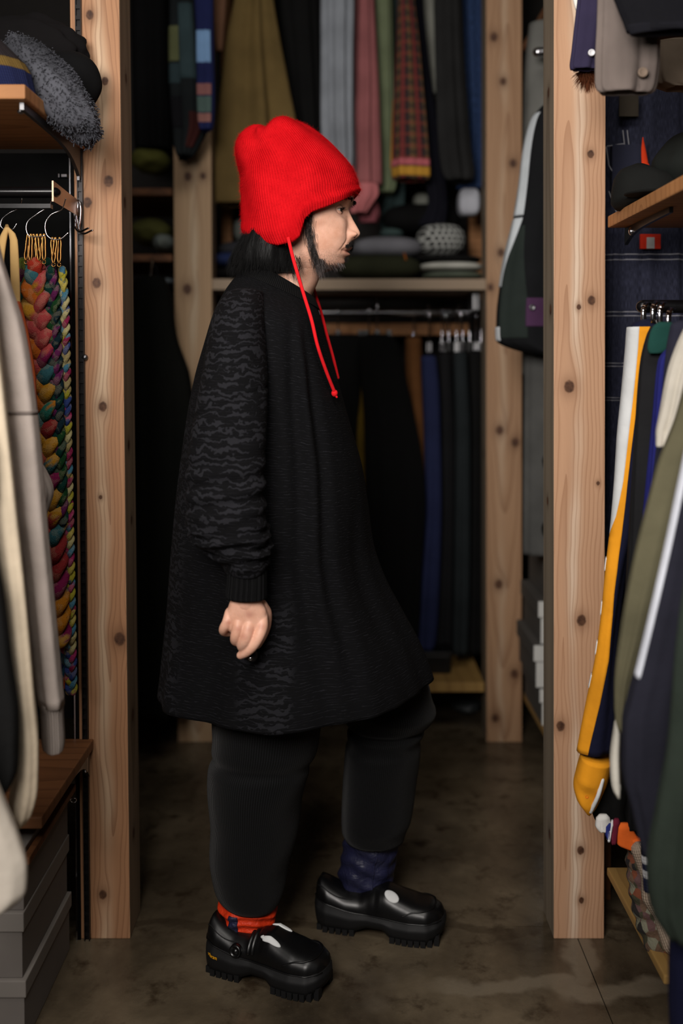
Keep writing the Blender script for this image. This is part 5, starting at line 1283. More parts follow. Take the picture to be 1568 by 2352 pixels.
for o in (head, hand(False), hand(True)):
    bo = body.modifiers.new('b', 'BOOLEAN'); bo.operation = 'UNION'; bo.object = o
    try: bo.solver = 'MANIFOLD'
    except Exception: bo.solver = 'EXACT'
    n0 = len(body.data.vertices); apply_mods(body)
    if len(body.data.vertices) <= n0: print('WARN boolean', o.name, n0, len(body.data.vertices))
    bpy.data.objects.remove(o)
me = body.data; me.materials.clear(); me.materials.append(M['skin'])
co = np.zeros(len(me.vertices) * 3); me.vertices.foreach_get('co', co); co = co.reshape(-1, 3)
py_ = PROJ(co)[1]; px_ = PROJ(co)[0]
rel = co - np.array(P(697, 540, YM)); ff = rel @ FW * S; ll = np.abs(rel @ NR) * S
yy = 540 - rel[:, 2] * S
lipm = gz(yy, 579.5, 10) * np.exp(-(ll / 23)**4) * (ff > 88) * (yy > 566.5) * (yy < 593)
knk = sum(.5 * np.exp(-(((px_ - a) / 9)**2 + ((py_ - b) / 8)**2)) for a, b in ((600, 1440), (572, 1446), (547, 1444), (523, 1430), (573, 1412), (560, 1462))) * (co[:, 1] < 1.85)
stub = np.clip(gz(yy, 598, 17) * (ff > 5) + .9 * gz(yy, 560, 9) * (ff > 84) * np.exp(-(ll / 34)**4) + .8 * gz(yy, 622, 20) * (ff > 0), 0, 1) * (1 - np.clip(lipm * 1.6, 0, 1)) * (yy < 690) * (yy > 530)
crease = np.clip(gz(yy, 579.3, 1.8) * np.exp(-(ll / 26)**6) * (ff > 85) + .8 * np.exp(-(((ll - 13) / 4.6)**2 + ((yy - 549) / 3.2)**2)) * (ff > 100), 0, 1)
at = me.color_attributes.new('face', 'FLOAT_COLOR', 'POINT')
at.data.foreach_set('color', np.stack([np.clip(lipm + knk, 0, 1), stub, crease, np.ones_like(stub)], 1).astype(np.float32).ravel())
me.polygons.foreach_set('use_smooth', [True] * len(me.polygons)); me.update()
off = wloc(man); me.transform(Matrix.Translation(-Vector(off))); body.parent = man

# ---- eyes, lids, lashes, brows
def eye_mat():
    b = NB('eyeball'); o = b.tc.outputs['Object']
    nd = b.n('ShaderNodeVectorMath', operation='NORMALIZE'); b.set(nd.inputs[0], o)
    dt = b.n('ShaderNodeVectorMath', operation='DOT_PRODUCT'); b.set(dt.inputs[0], nd.outputs[0]); g = FW * .985 + np.array((0, 0, -.08)); g /= np.linalg.norm(g); dt.inputs[1].default_value = g
    cl = b.ramp(dt.outputs['Value'], [(.0, lin((206, 196, 190))), (.74, lin((214, 206, 200))), (.78, lin((30, 20, 16))), (.94, lin((44, 28, 20))), (.96, (.003, .003, .003, 1))])
    return b.fin(cl, .12, spec=.6)
M['eyeball'] = eye_mat()
er = 14.0 / S
for sgn in (1, -1):
    ec = HP(81, 34 * sgn, 489)
    th = np.linspace(.01, PI - .01, 30)[:, None]; ph = (np.arange(40) / 40 * 2 * PI)[None]
    G = np.stack([np.sin(th) * np.cos(ph), np.sin(th) * np.sin(ph), np.cos(th) + 0 * ph], -1) * er
    V, F, _ = loft(G + ec, cap0=False, cap1=False)
    eb = mk('eyeball', V, F, M['eyeball'], man)
    eb.location = Vector(ec - wloc(man)); eb.data.transform(Matrix.Translation(-eb.location))
    for nm_, e0, e1 in (('upper_eyelid', 13, 88), ('lower_eyelid', -24, -80)):
        aa = np.radians(np.linspace(-86, 86, 34)); rows = []
        for q in np.linspace(0, 1, 12):
            el_ = np.radians(e0 + (e1 - e0) * q)
            rr = er * (1.10 + .02 * math.sin(q * PI)) if q > .02 else er * 1.03
            tilt = 1 - np.abs(np.sin(aa))**2.2
            el2 = el_ * (tilt * (1 - q) + q) + np.radians(-3) * (1 - tilt) * (1 - q)
            rows.append([ec + rr * (math.cos(1) * 0 + np.cos(e) * (math.cos(a) * FW + math.sin(a) * NR * sgn) + np.sin(e) * np.array((0, 0, 1))) for a, e in zip(aa, el2)])
        V, F, _ = loft(np.array(rows), closed=False); mk(nm_, V, F, M['skin'], eb)
    rt = [ec + er * 1.10 * (math.cos(math.radians(12 * (1 - abs(math.sin(a))**2))) * (math.cos(a) * FW + math.sin(a) * NR * sgn) + math.sin(math.radians(12 * (1 - abs(math.sin(a))**2))) * np.array((0, 0, 1))) for a in np.linspace(-1.2, 1.2, 46)]
    V, F = strands(rt, [FW + NR * sgn * .3 * math.sin(a) + np.array((0, 0, -.15)) for a in np.linspace(-1.2, 1.2, 46)], .006, .00035, (0, 0, .5), 3); mk('eyelashes', V, F, M['hair'], eb)
    rt, dr = [], []
    for _ in range(150):
        q = random.random(); l = (12 + 36 * q) * sgn
        y = 466 - 6 * math.sin(q * 2.2) + 6 * q + random.uniform(-3, 3) * (1 - .5 * q)
        rt.append(surf(y, l, .0003)); dr.append(FW * .25 + NR * sgn * (.8) + np.array((0, 0, .25 - .6 * q)))
    V, F = strands(rt, dr, .0095, .00042, (0, 0, -.1), 3); mk('eyebrow', V, F, M['hair'], man)
# nostrils
for sgn in (1, -1):
    V, F, _ = ellipsoid(HP(115.0, 9.0 * sgn, 548.0), (.0056, .0036, .0026), 16, 10, None); mk('nostril', V, F, plain('nostril_dark', (50, 20, 16), .8) if sgn == 1 else bpy.data.materials['nostril_dark'], man)
# ear lobe showing below the cap
V, F, _ = ellipsoid(HP(-10, 80, 524), (.011, .006, .02), 24, 16); mk('ear', V, F, M['skin'], man)

# ---- facial hair
def hairs(name, gen, n, length, r, mat, bend=(0, 0, -.2), seg=4, jit=.25):
    rt, dr = [], []
    for _ in range(n):
        p, d = gen(); rt.append(p); dr.append(d)
    V, F = strands(rt, dr, length, r, bend, seg, jit); return tag(mk(name, V, F, mat, man), kind='stuff')
Zv = np.array((0, 0, 1.0))
def f_px(fpx, y, out=.0005):
    """point on the near cheek at forward distance fpx"""
    i = int(np.argmin(np.abs(ys - y))); side = np.where(s_[0] > .05)[0]
    j = side[np.argmin(np.abs(f_[i, side] - fpx))]
    return HEAD[i, j] + NR * out
def g_side():
    y = random.uniform(474, 600); c = np.interp(y, [482, 520, 560, 600], [26, 25, 29, 38])
    return f_px(c + random.gauss(0, 5.4 if y < 570 else 4.2), y), -Zv + FW * np.interp(y, [482, 560, 600], [.02, .2, .35]) + NR * .06
hairs('sideburn', g_side, 950, .016, .0003, M['beard'])
hairs('sideburn_grey', g_side, 190, .015, .0003, M['hair_grey'])
def g_jaw():
    q = random.random(); x = 26 + 62 * q; y = np.interp(x, [26, 40, 60, 80, 92], [604, 611, 613, 614, 612]) + random.gauss(0, 4.0)
    return f_px(x + random.gauss(0, 3), min(y, 619)), -Zv * .8 + FW * .35 + NR * .15
hairs('jaw_beard', g_jaw, 120, .008, .0004, M['beard']); hairs('jaw_beard_grey', g_jaw, 40, .007, .00038, M['hair_grey'])
def g_tuft():
    return f_px(random.gauss(46, 6), random.uniform(600, 620)), -Zv * 1.0 + FW * random.uniform(-.1, .4) + NR * .1
hairs('beard_tuft', g_tuft, 230, .017, .00032, M['beard']); hairs('beard_tuft_grey', g_tuft, 90, .020, .0003, M['hair_grey'])
def g_chin():
    l = random.gauss(0, 20); y = random.uniform(606, 619)
    return surf(y, l, .0003), -Zv * .8 + FW * .45
hairs('chin_beard', g_chin, 60, .006, .00028, M['beard']); hairs('chin_beard_grey', g_chin, 45, .007, .00038, M['hair_grey'])
def g_soul():
    return surf(random.uniform(590, 598), random.gauss(0, 5), .0003), -Zv + FW * .35
hairs('lip_tuft', g_soul, 50, .007, .00035, M['beard'])
def g_must():
    l = random.uniform(-28, 28); y = 557 + abs(l) * .42 + random.uniform(-4.5, 6.0) * (1 - abs(l) / 52)
    return surf(y, l, .0003), -Zv * .75 + FW * .3 + NR * np.sign(l) * .55
hairs('moustache', g_must, 330, .0070, .00042, M['beard'])
# ---- hair at the neck
hv = Drape([((572, 508), (664, 500), YM, .080), ((558, 545), (672, 540), YM, .084), ((543, 574), (679, 572), YM, .086), ((534, 598), (685, 602), YM, .084), ((538, 616), (688, 622), YM, .078), ((560, 626), (684, 632), YM, .066)], m=30, n=60, folds=[(17, .002, 0, 1, .3), (9, .003, 1, 2, .6)])
hair = hv.mesh('hair', M['hair'], man)
hv.n = 400
SH = hv.pt(np.linspace(.05, .98, 40), np.arange(400) / 400 * 2 * PI)
rt, dr = [], []
for _ in range(5200):
    i = random.randrange(5, 38); j = random.randrange(400); ph = j / 400 * 2 * PI
    p = SH[i, j]; rt.append(p + rng.normal(size=3) * .001)
    out = np.array((math.cos(ph), math.sin(ph), 0)); back = max(0, -math.cos(ph))
    dr.append(-Zv * (1 - .4 * back) + out * (.06 + .22 * back * (i / 40)) + np.array((-.42, 0, 0)))
V, F = strands(rt, dr, .028, .00022, (0.45, 0, -.05), 6, .2); tag(mk('hair_strands', V, F, M['hair'], man), kind='stuff')
# wisps behind the cord
def g_wisp(): return P(random.uniform(668, 688), random.uniform(585, 618), 1.915), -Zv + np.array((random.uniform(-.1, .45), 0, 0))
hairs('hair_wisps', g_wisp, 60, .03, .00045, M['hair'], (0, 0, -.1), 5)

# ---- red hat
def hat_mat():
    b = NB('red_mohair'); u, v, _ = b.sep(b.tc.outputs['UV']); o = b.tc.outputs['Object']
    a = b.m('SINE', b.m('MULTIPLY', u, 2 * PI / .0046)); c = b.m('SINE', b.m('ADD', b.m('MULTIPLY', v, 2 * PI / .0042), b.m('MULTIPLY', b.m('ABSOLUTE', a), 2.2)))
    fz = b.noise(o, 520, 3, .7)
    h = b.m('ADD', b.m('ADD', a, b.m('MULTIPLY', c, .14)), b.m('MULTIPLY', fz, 1.8))
    cl = b.ramp(b.noise(o, 24, 3), [(.3, lin((184, 12, 20))), (.7, lin((208, 20, 28)))])
    cl = b.mix(b.m('MULTIPLY', b.ss(a, 0, -1), .2), cl, lin((160, 5, 11)))
    cl = b.mix(b.m('MULTIPLY', b.ss(fz, .56, .78), .3), cl, lin((232, 50, 50)))
    return b.fin(cl, .85, normal=b.bump(h, .42, .0012), sheen=0, spec=.03)
M['red'] = hat_mat()
HR = [  # t, front, back, half depth
 (0.0, (814, 451), (567, 536), .108), (.06, (817, 441), (562, 520), .112), (.16, (817, 428), (559, 496), .114), (.30, (811, 404), (557, 456), .113), (.45, (797, 372), (551, 412), .109),
 (.58, (769, 340), (541, 372), .101), (.70, (737, 311), (537, 345), .091), (.80, (708, 290), (545, 319), .078), (.89, (684, 280), (570, 297), .058), (.955, (664, 276), (600, 287), .036), (1.0, (640, 280), (620, 284), .008)]
kt = np.array([r[0] for r in HR]); FB = np.array([P(*r[1], YM) for r in HR]); BB = np.array([P(*r[2], YM) for r in HR]); RY = np.array([r[3] for r in HR])
def hat_pts(t, ph, inset=0.0):
    Fp, Bp, ry = hermite(t, kt, FB), hermite(t, kt, BB), hermite(t, kt, RY)
    Cn = (Fp + Bp) / 2; A = (Fp - Bp) / 2; An = A / np.linalg.norm(A, axis=1)[:, None]
    # tilt the section's far/near axis nowhere: it is the world's Y; the hat's up direction
    Up = np.cross(An, np.array((0, 1.0, 0))); Up *= np.sign(Up[:, 2:3])
    c, s = np.cos(ph)[None, :, None], np.sin(ph)[None, :, None]
    out = Cn[:, None] + A[:, None] * c + np.array((0, -1.0, 0)) * s * ry[:, None, None]
    T = t[:, None]; PH = ph[None]
    # ear flaps: the rim hangs lower a little behind the middle on both sides
    g = (1 - np.clip(T / .30, 0, 1))**1.6
    low = np.interp(np.cos(PH), [-1, -.9, -.7, -.51, -.28, -.14, -.05, .04, .19, .47, .72, 1], [4, 24, 48, 63, 68, 62, 45, 29, 20, 18, 13, 0]) / S
    out = out - Up[:, None] * (low * g)[..., None]
    nd = np.cos(PH)[..., None] * An[:, None] + np.sin(PH)[..., None] * np.array((0, -1.0, 0))
    rib = 0
    cuff = .004 * (1 / (1 + np.exp((T - .43) * 60)))                    # turned-up band
    lip = .004 * np.exp(-((T - .05) / .05)**2)
    pleat = .006 * np.cos(5 * PH + .8) * np.clip((T - .55) * 2.6, 0, 1) - .020 * np.exp(-((PH - 2.2 - (T - .8) * .8) / .20)**2) * np.clip((T - .58) * 4, 0, 1)
    wob = .0022 * np.sin(3 * PH + 5 * T) + .0016 * np.sin(7 * PH - 9 * T + 1)
    crs = -.006 * np.exp(-((PH - 1.1 - (T - .12) * 1.5) / .13)**2) * np.exp(-((T - .12) / .09)**2)
    xd_ = P(608, 300, YM)[0]
    out = out - Up[:, None] * (.013 * np.exp(-((out[..., 0] - xd_ - (T - .9) * .02) / .013)**2) * np.clip((T - .6) * 3.2, 0, 1) * (np.sin(PH) > -.6))[..., None]
    return out + nd * ((rib + cuff + lip + pleat + wob + crs - inset) * np.clip((1.02 - T) * 8, .1, 1))[..., None]
tq = np.concatenate([np.linspace(0, .5, 60), np.linspace(.5, 1, 50)[1:]]); pq = np.arange(480) / 480 * 2 * PI
G = hat_pts(tq, pq); inner = hat_pts(np.array([.22, .1, .03, 0.0]), pq, .009)
V, F, UV = loft(np.concatenate([inner, G]), cap0=False)
hat = mk('knitted_hat', V, F, M['red'], man, uv=UV); hat['label'] = 'red fuzzy knitted hat with ear flaps'
sel_i = rng.integers(0, len(tq) - 2, 15000); sel_j = rng.integers(0, 480, 15000)
cen = G.reshape(-1, 3).mean(0); rt = G[sel_i, sel_j]; dr = rt - cen; dr = dr / np.linalg.norm(dr, axis=1)[:, None] + rng.normal(size=dr.shape) * .6
V, F = strands(rt, dr, .0042, .00008, (0, 0, -.3), 2, .5, taper=.6); tag(mk('fuzz', V, F, M['red'], hat), kind='stuff')
M['red_cord'] = fabric('red_cord', (222, 26, 34), 'plain', rough=.8)
near_c = [P(662, 548, 1.885), P(672, 590, 1.872), P(684, 632, 1.868), P(700, 685, 1.855), P(716, 738, 1.832), P(728, 790, 1.832), P(748, 850, 1.848), P(769, 903, 1.872)]
V, F, _ = tube(spline(near_c, 60), .0033, 10); mk('cord', V, F, M['red_cord'], hat)
V, F, _ = ellipsoid(P(768, 903, 1.872), (.0062, .0058, .0068), 16, 10); mk('cord_knot', V, F, M['red_cord'], hat)
V, F, _ = tube([P(769, 905, 1.872), P(773, 912, 1.872)], .0022, 8); mk('cord_end', V, F, M['red_cord'], hat)
far_c = [P(700, 560, 2.11), P(712, 620, 2.115), P(722, 668, 2.08), P(738, 720, 2.05), P(752, 775, 2.03), P(764, 818, 2.03), P(776, 868, 2.03)]
V, F, _ = tube(spline(far_c, 50), .0031, 10); mk('cord', V, F, M['red_cord'], hat)

# ---- tunic
def jacquard(name, mode):
    b = NB(name); u, v, _ = b.sep(b.tc.outputs['UV']); o = b.tc.outputs['Object']
    x, y, z = b.sep(o)
    # fine broken horizontal ribs
    wv = b.m('MULTIPLY', b.m('SUBTRACT', b.noise(b.comb(b.m('MULTIPLY', u, 28.0), b.m('MULTIPLY', v, 60.0), 0.0), 1, 3), .5), .014)
    rib = b.m('SINE', b.m('MULTIPLY', b.m('ADD', v, wv), 2 * PI / .0052))
    gate = b.ss(b.noise(b.comb(b.m('MULTIPLY', u, 60.0), b.m('MULTIPLY', v, 240.0), 2.0), 1, 2), .42, .62)
    ribm = b.m('MULTIPLY', b.ss(rib, .35, .95), gate)
    # flame shaped patches
    warp = b.noise(b.comb(b.m('MULTIPLY', u, 12.0), b.m('MULTIPLY', v, 16.0), 5.0), 1, 3, .6, col=True)
    wx, wy, wz = b.sep(warp)
    wx2 = b.noise(b.comb(b.m('MULTIPLY', u, 34.0), b.m('MULTIPLY', v, 30.0), 3.0), 1, 3, .6)
    ph = b.m('ADD', b.m('MULTIPLY', v, 70.0), b.m('ADD', b.m('MULTIPLY', wx2, 3.4), b.m('MULTIPLY', wx, 2.2)))
    wave = b.m('SINE', b.m('MULTIPLY', ph, 2 * PI))
    thr = b.m('MULTIPLY', b.m('SUBTRACT', b.noise(b.comb(b.m('MULTIPLY', u, 30.0), b.m('MULTIPLY', v, 34.0), 9.0), 1, 2), .50), 6.5)
    flame = b.ss(b.m('SUBTRACT', wave, thr), .15, .55)
    if mode == 'flame': pat = b.m('MAXIMUM', flame, b.m('MULTIPLY', ribm, .35))
    else:
        # flame panels run down the back edge and down the side below the cuff
        side = b.m('MAXIMUM', b.ss(b.m('ADD', x, b.m('MULTIPLY', z, -.05)), -.20, -.235), b.m('MULTIPLY', b.ss(b.m('ABSOLUTE', b.m('ADD', x, .01)), .062, .038), b.ss(z, .80, .70)))
        side = b.m('MULTIPLY', side, .8)
        pat = b.m('MAXIMUM', b.m('MULTIPLY', flame, side), b.m('MULTIPLY', ribm, .62))
    fine = b.noise(o, 900, 2)
    pat = b.m('MULTIPLY', pat, b.m('ADD', b.m('MULTIPLY', fine, .6), .6))
    cl = b.mix(pat, lin((9, 9, 11)), lin((36, 36, 40)))
    nm = b.bump(pat, .8, .002); nm = b.bump(fine, .3, .0006, nm)
    return b.fin(cl, .92, normal=nm, spec=.12)
M['tunic'] = jacquard('tunic_jacquard', 'mixed'); M['tunic_sleeve'] = jacquard('tunic_flame', 'flame')
M['tunic_rib'] = fabric('tunic_rib', (20, 20, 21), 'rib', spec=.12)
TR = [((572, 606), (722, 690), YM, .066), ((556, 622), (727, 702), YM, .078), ((536, 642), (733, 720), YM, .11), ((514, 674), (741, 748), YM, .165), ((492, 718), (750, 790), YM, .195),
      ((470, 790), (768, 850), YM, .202), ((450, 862), (784, 912), YM, .204), ((434, 945), (806, 992), YM, .206), ((421, 1040), (826, 1072), YM, .208), ((410, 1130), (837, 1156), YM, .212),
      ((402, 1220), (846, 1242), YM, .214), ((395, 1310), (868, 1318), YM, .214), ((389, 1400), (905, 1396), YM, .22), ((380, 1490), (944, 1474), YM, .232), ((373, 1560), (965, 1530), YM, .245), ((369, 1592), (972, 1556), YM, .248)]
def tdisp(T, PH):
    cloth = 0 * T * PH
    # two soft vertical pleats falling from the shoulder on the near side, and scallops at the hem
    for ph, wd, am, t0 in ((-1.28, .10, -.012, .05), (-1.02, .09, -.010, .08), (-1.15, .08, .010, .05), (-.55, .16, -.010, .5), (-2.0, .2, -.014, .6), (-2.6, .15, -.012, .6)):
        cloth = cloth + am * np.exp(-((PH - ph - 2 * PI * (PH > PI) * 0 + .12 * (T - .3)) / wd)**2) * np.clip((T - t0) * 5, 0, 1) * np.clip((1.05 - T) * 4, .35, 1)
    return cloth
tun = Drape(TR, m=150, n=260, p=2.15, folds=[(4, .010, 1.0, .6, 1.6), (7, .007, 2.2, -1.0, 1.8), (12, .003, .5, 1.2, 2.0), (19, .0016, .5, 2, 1.5)], disp=lambda T, PH: tdisp(T, np.where(PH > PI, PH - 2 * PI, PH)))
tn = tun.mesh('tunic', M['tunic'], man, top=False); tn['label'] = 'oversized black jacquard knit tunic'
# collar band
cb = Drape([((576, 603), (720, 687), YM, .0645), ((573, 600), (722, 685), YM, .066), ((566, 608), (727, 694), YM, .073), ((556, 620), (731, 704), YM, .0835), ((548, 630), (734, 712), YM, .093)], m=20, n=200, p=2.1)
cb.mesh('collar', M['tunic_rib'], tn, top=False, hem=False)
# drop-shoulder yoke seam lines
def seam(pts, r=.0012): V, F, _ = tube(spline(pts, 30), r, 6); mk('seam', V, F, M['tunic_rib'], tn)
# sleeves
SR = [(672, 520, 604, 1.88, .07), (705, 496, 608, 1.855, .085), (760, 478, 610, 1.83, .095), (850, 462, 611, 1.80, .092), (950, 446, 611, 1.775, .086), (1050, 434, 609, 1.755, .08), (1140, 430, 611, 1.742, .078), (1200, 432, 617, 1.735, .076),
      (1238, 442, 622, 1.732, .07), (1262, 468, 621, 1.73, .062), (1290, 503, 618, 1.727, .053), (1307, 516, 615, 1.725, .047), (1316, 519, 612, 1.725, .044)]
def sdisp(T, PH):
    low = np.exp(-((T - .90) / .075)**2)
    w_ = .0065 * np.sin(T * 118 + 2.2 * np.sin(PH + 1) + 1.3 * np.sin(3 * PH)) * low + .003 * np.sin(T * 190 - 2.5 * np.sin(PH * 2)) * low + .004 * np.sin(T * 90 + 2 * np.cos(PH)) * np.exp(-((T - .72) / .12)**2)
    w_ = w_ + .003 * np.sin(3 * PH + T * 6) * np.clip(T * 3, 0, 1)
    w_ = w_ - .007 * np.exp(-((T - (.42 - .05 * np.cos(PH))) / .006)**2) * .5
    return w_
for sgn in (1, -1):
    rows = [r if sgn == 1 else (r[0], r[1], r[2], 2 * YM - r[3], r[4]) for r in SR]
    if sgn == -1:
        rows = []
        for r in SR:   # same real size on the far side
            a, c = P(r[1], r[0], r[3]), P(r[2], r[0], r[3]); yf = 2 * YM - r[3]
            (xa_, xb_), (ya_, yb2) = PROJ(np.array([(a[0], yf, a[2]), (c[0], yf, c[2])]))
            rows.append(((xa_, ya_), (xb_, yb2), yf, r[4]))
    sl = Drape(rows, m=130, n=130, p=2.2, disp=sdisp); so = sl.mesh('sleeve', M['tunic_sleeve'], tn, hem=False)
    cr = [(1284, 536, 606, 1.727, .036), (1304, 522, 612, 1.725, .0415), (1322, 522, 613, 1.725, .042), (1346, 520, 613, 1.725, .041), (1363, 518, 613, 1.725, .0395), (1371, 519, 612, 1.725, .039)]
    if sgn == -1:
        r2 = []
        for r in cr:
            a, c = P(r[1], r[0], r[3]), P(r[2], r[0], r[3]); yf = 2 * YM - r[3]
            (xa_, xb_), (ya_, yb2) = PROJ(np.array([(a[0], yf, a[2]), (c[0], yf, c[2])])); r2.append(((xa_, ya_), (xb_, yb2), yf, r[4]))
        cr = r2
    Drape(cr, m=30, n=240, p=2.2, folds=[(60, .0009, 0, 0, 0)]).mesh('cuff', M['tunic_rib'], tn)

# ---- trousers
def cord_mat():
    b = NB('black_corduroy'); u, v, _ = b.sep(b.tc.outputs['UV']); o = b.tc.outputs['Object']
    a = b.m('SINE', b.m('MULTIPLY', b.m('ADD', u, b.m('MULTIPLY', b.noise(o, 6, 2), .006)), 2 * PI / .0042))
    cl = b.mix(b.ss(a, -.2, .9), lin((6, 6, 7)), lin((23, 24, 26)))
    cl = b.mix(b.m('MULTIPLY', b.noise(o, 7, 3), .5), cl, lin((10, 11, 12)))
    return b.fin(cl, .7, normal=b.bump(a, .5, .0008), sheen=.06, spec=.15)
M['cord'] = cord_mat()
tr = None
def kneefold(t0, am, wd): return lambda T, PH: am * np.exp(-((T - t0 - .02 * np.sin(PH)) / wd)**2) + .003 * np.sin(2 * PH + 9 * T) + .002 * np.sin(26 * T + 2 * np.sin(PH + 1))
near_l = Drape([(1380, 505, 765, 1.945, .125), (1560, 492, 752, 1.945, .122), (1690, 484, 734, 1.945, .115), (1770, 474, 712, 1.95, .108), (1850, 479, 692, 1.95, .1), (1920, 484, 677, 1.955, .095), (1980, 487, 661, 1.96, .088), (2035, 491, 647, 1.965, .08), (2056, 498, 638, 1.968, .074), (2067, 507, 630, 1.97, .066)],
               m=110, n=150, p=2.2, disp=kneefold(.52, -.006, .02))
far_l = Drape([(1400, 610, 830, 2.06, .12), (1500, 690, 930, 2.07, .115), (1570, 760, 984, 2.075, .108), (1625, 785, 993, 2.075, .102), (1665, 793, 984, 2.08, .096), (1700, 796, 966, 2.08, .092), (1716, 791, 968, 2.08, .094), (1730, 790, 967, 2.08, .092), (1800, 787, 956, 2.085, .085), (1880, 786, 942, 2.09, .08), (1905, 787, 931, 2.09, .072), (1922, 794, 926, 2.09, .066)],
              m=110, n=150, p=2.2, disp=lambda T, PH: .009 * np.exp(-((T - .47 - .03 * np.cos(PH)) / .035)**2) - .012 * np.exp(-((T - .555) / .012)**2) + .002 * np.sin(2 * PH + 8 * T))
# one pair of trousers
Rn = near_l.pt(np.linspace(0, 1, 110), np.arange(150) / 150 * 2 * PI); Rf = far_l.pt(np.linspace(0, 1, 110), np.arange(150) / 150 * 2 * PI)
def hemmed(R):
    c = R[-1].mean(0); return np.concatenate([R, (c + (R[-1] - c) * .93)[None], (c + (R[-1] - c) * .9 + np.array((0, 0, .03)))[None]])
a, c = loft(hemmed(Rn), cap1=False), loft(hemmed(Rf), cap1=False)
hp_ = Drape([(1180, 520, 760, YM, .17), (1320, 508, 772, YM, .185), (1420, 520, 790, YM, .17), (1470, 560, 790, YM, .12)], m=30, n=80)
hpp = loft(hp_.pt(np.linspace(0, 1, 30), np.arange(80) / 80 * 2 * PI))
V, F = merge([a[:2], c[:2], hpp[:2]]); UV = np.concatenate([a[2], c[2], hpp[2]])
tr = mk('trousers', V, F, M['cord'], man, uv=UV); tr['label'] = 'loose black corduroy trousers'
# dark navy nylon under-trousers with the orange turned-up cuff
M['nylon'] = fabric('navy_nylon', (34, 36, 66), 'nylon', rough=.45, spec=.5, sheen=0)
M['orange_nylon'] = fabric('orange_nylon', (232, 62, 24), 'nylon', rough=.5, spec=.4)
ul = Drape([(1890, 800, 920, 2.10, .055), (1930, 791, 916, 2.105, .056), (1970, 783, 908, 2.11, .056), (2005, 778, 904, 2.115, .055), (2022, 780, 900, 2.115, .052), (2040, 792, 890, 2.118, .04)], m=50, n=110, disp=lambda T, PH: .0022 * np.sin(26 * T + 3 * np.sin(PH * 2)) + .0012 * np.sin(7 * PH + 14 * T))
uo = ul.mesh('nylon_leg', M['nylon'], man)
ul.strip('leg_seam', M['nylon'], uo, -PI * .46, -PI * .445, 0, .95, .002, m=30, n=4)
oc = Drape([(2050, 512, 628, 1.972, .058), (2066, 506, 634, 1.972, .060), (2074, 503, 636, 1.972, .061), (2092, 504, 634, 1.974, .060), (2106, 508, 630, 1.976, .058), (2114, 516, 622, 1.978, .052)], m=36, n=110, disp=lambda T, PH: .002 * np.sin(22 * T + 2 * np.sin(PH * 3)) + .0018 * np.sin(8 * PH))
oo = oc.mesh('orange_cuff', M['orange_nylon'], man, top=False); oo['label'] = 'bright orange turned-up nylon cuff'
oc.strip('cuff_tab', M['nylon'], oo, -PI * .70, -PI * .60, .3, .97, .002, m=12, n=6)

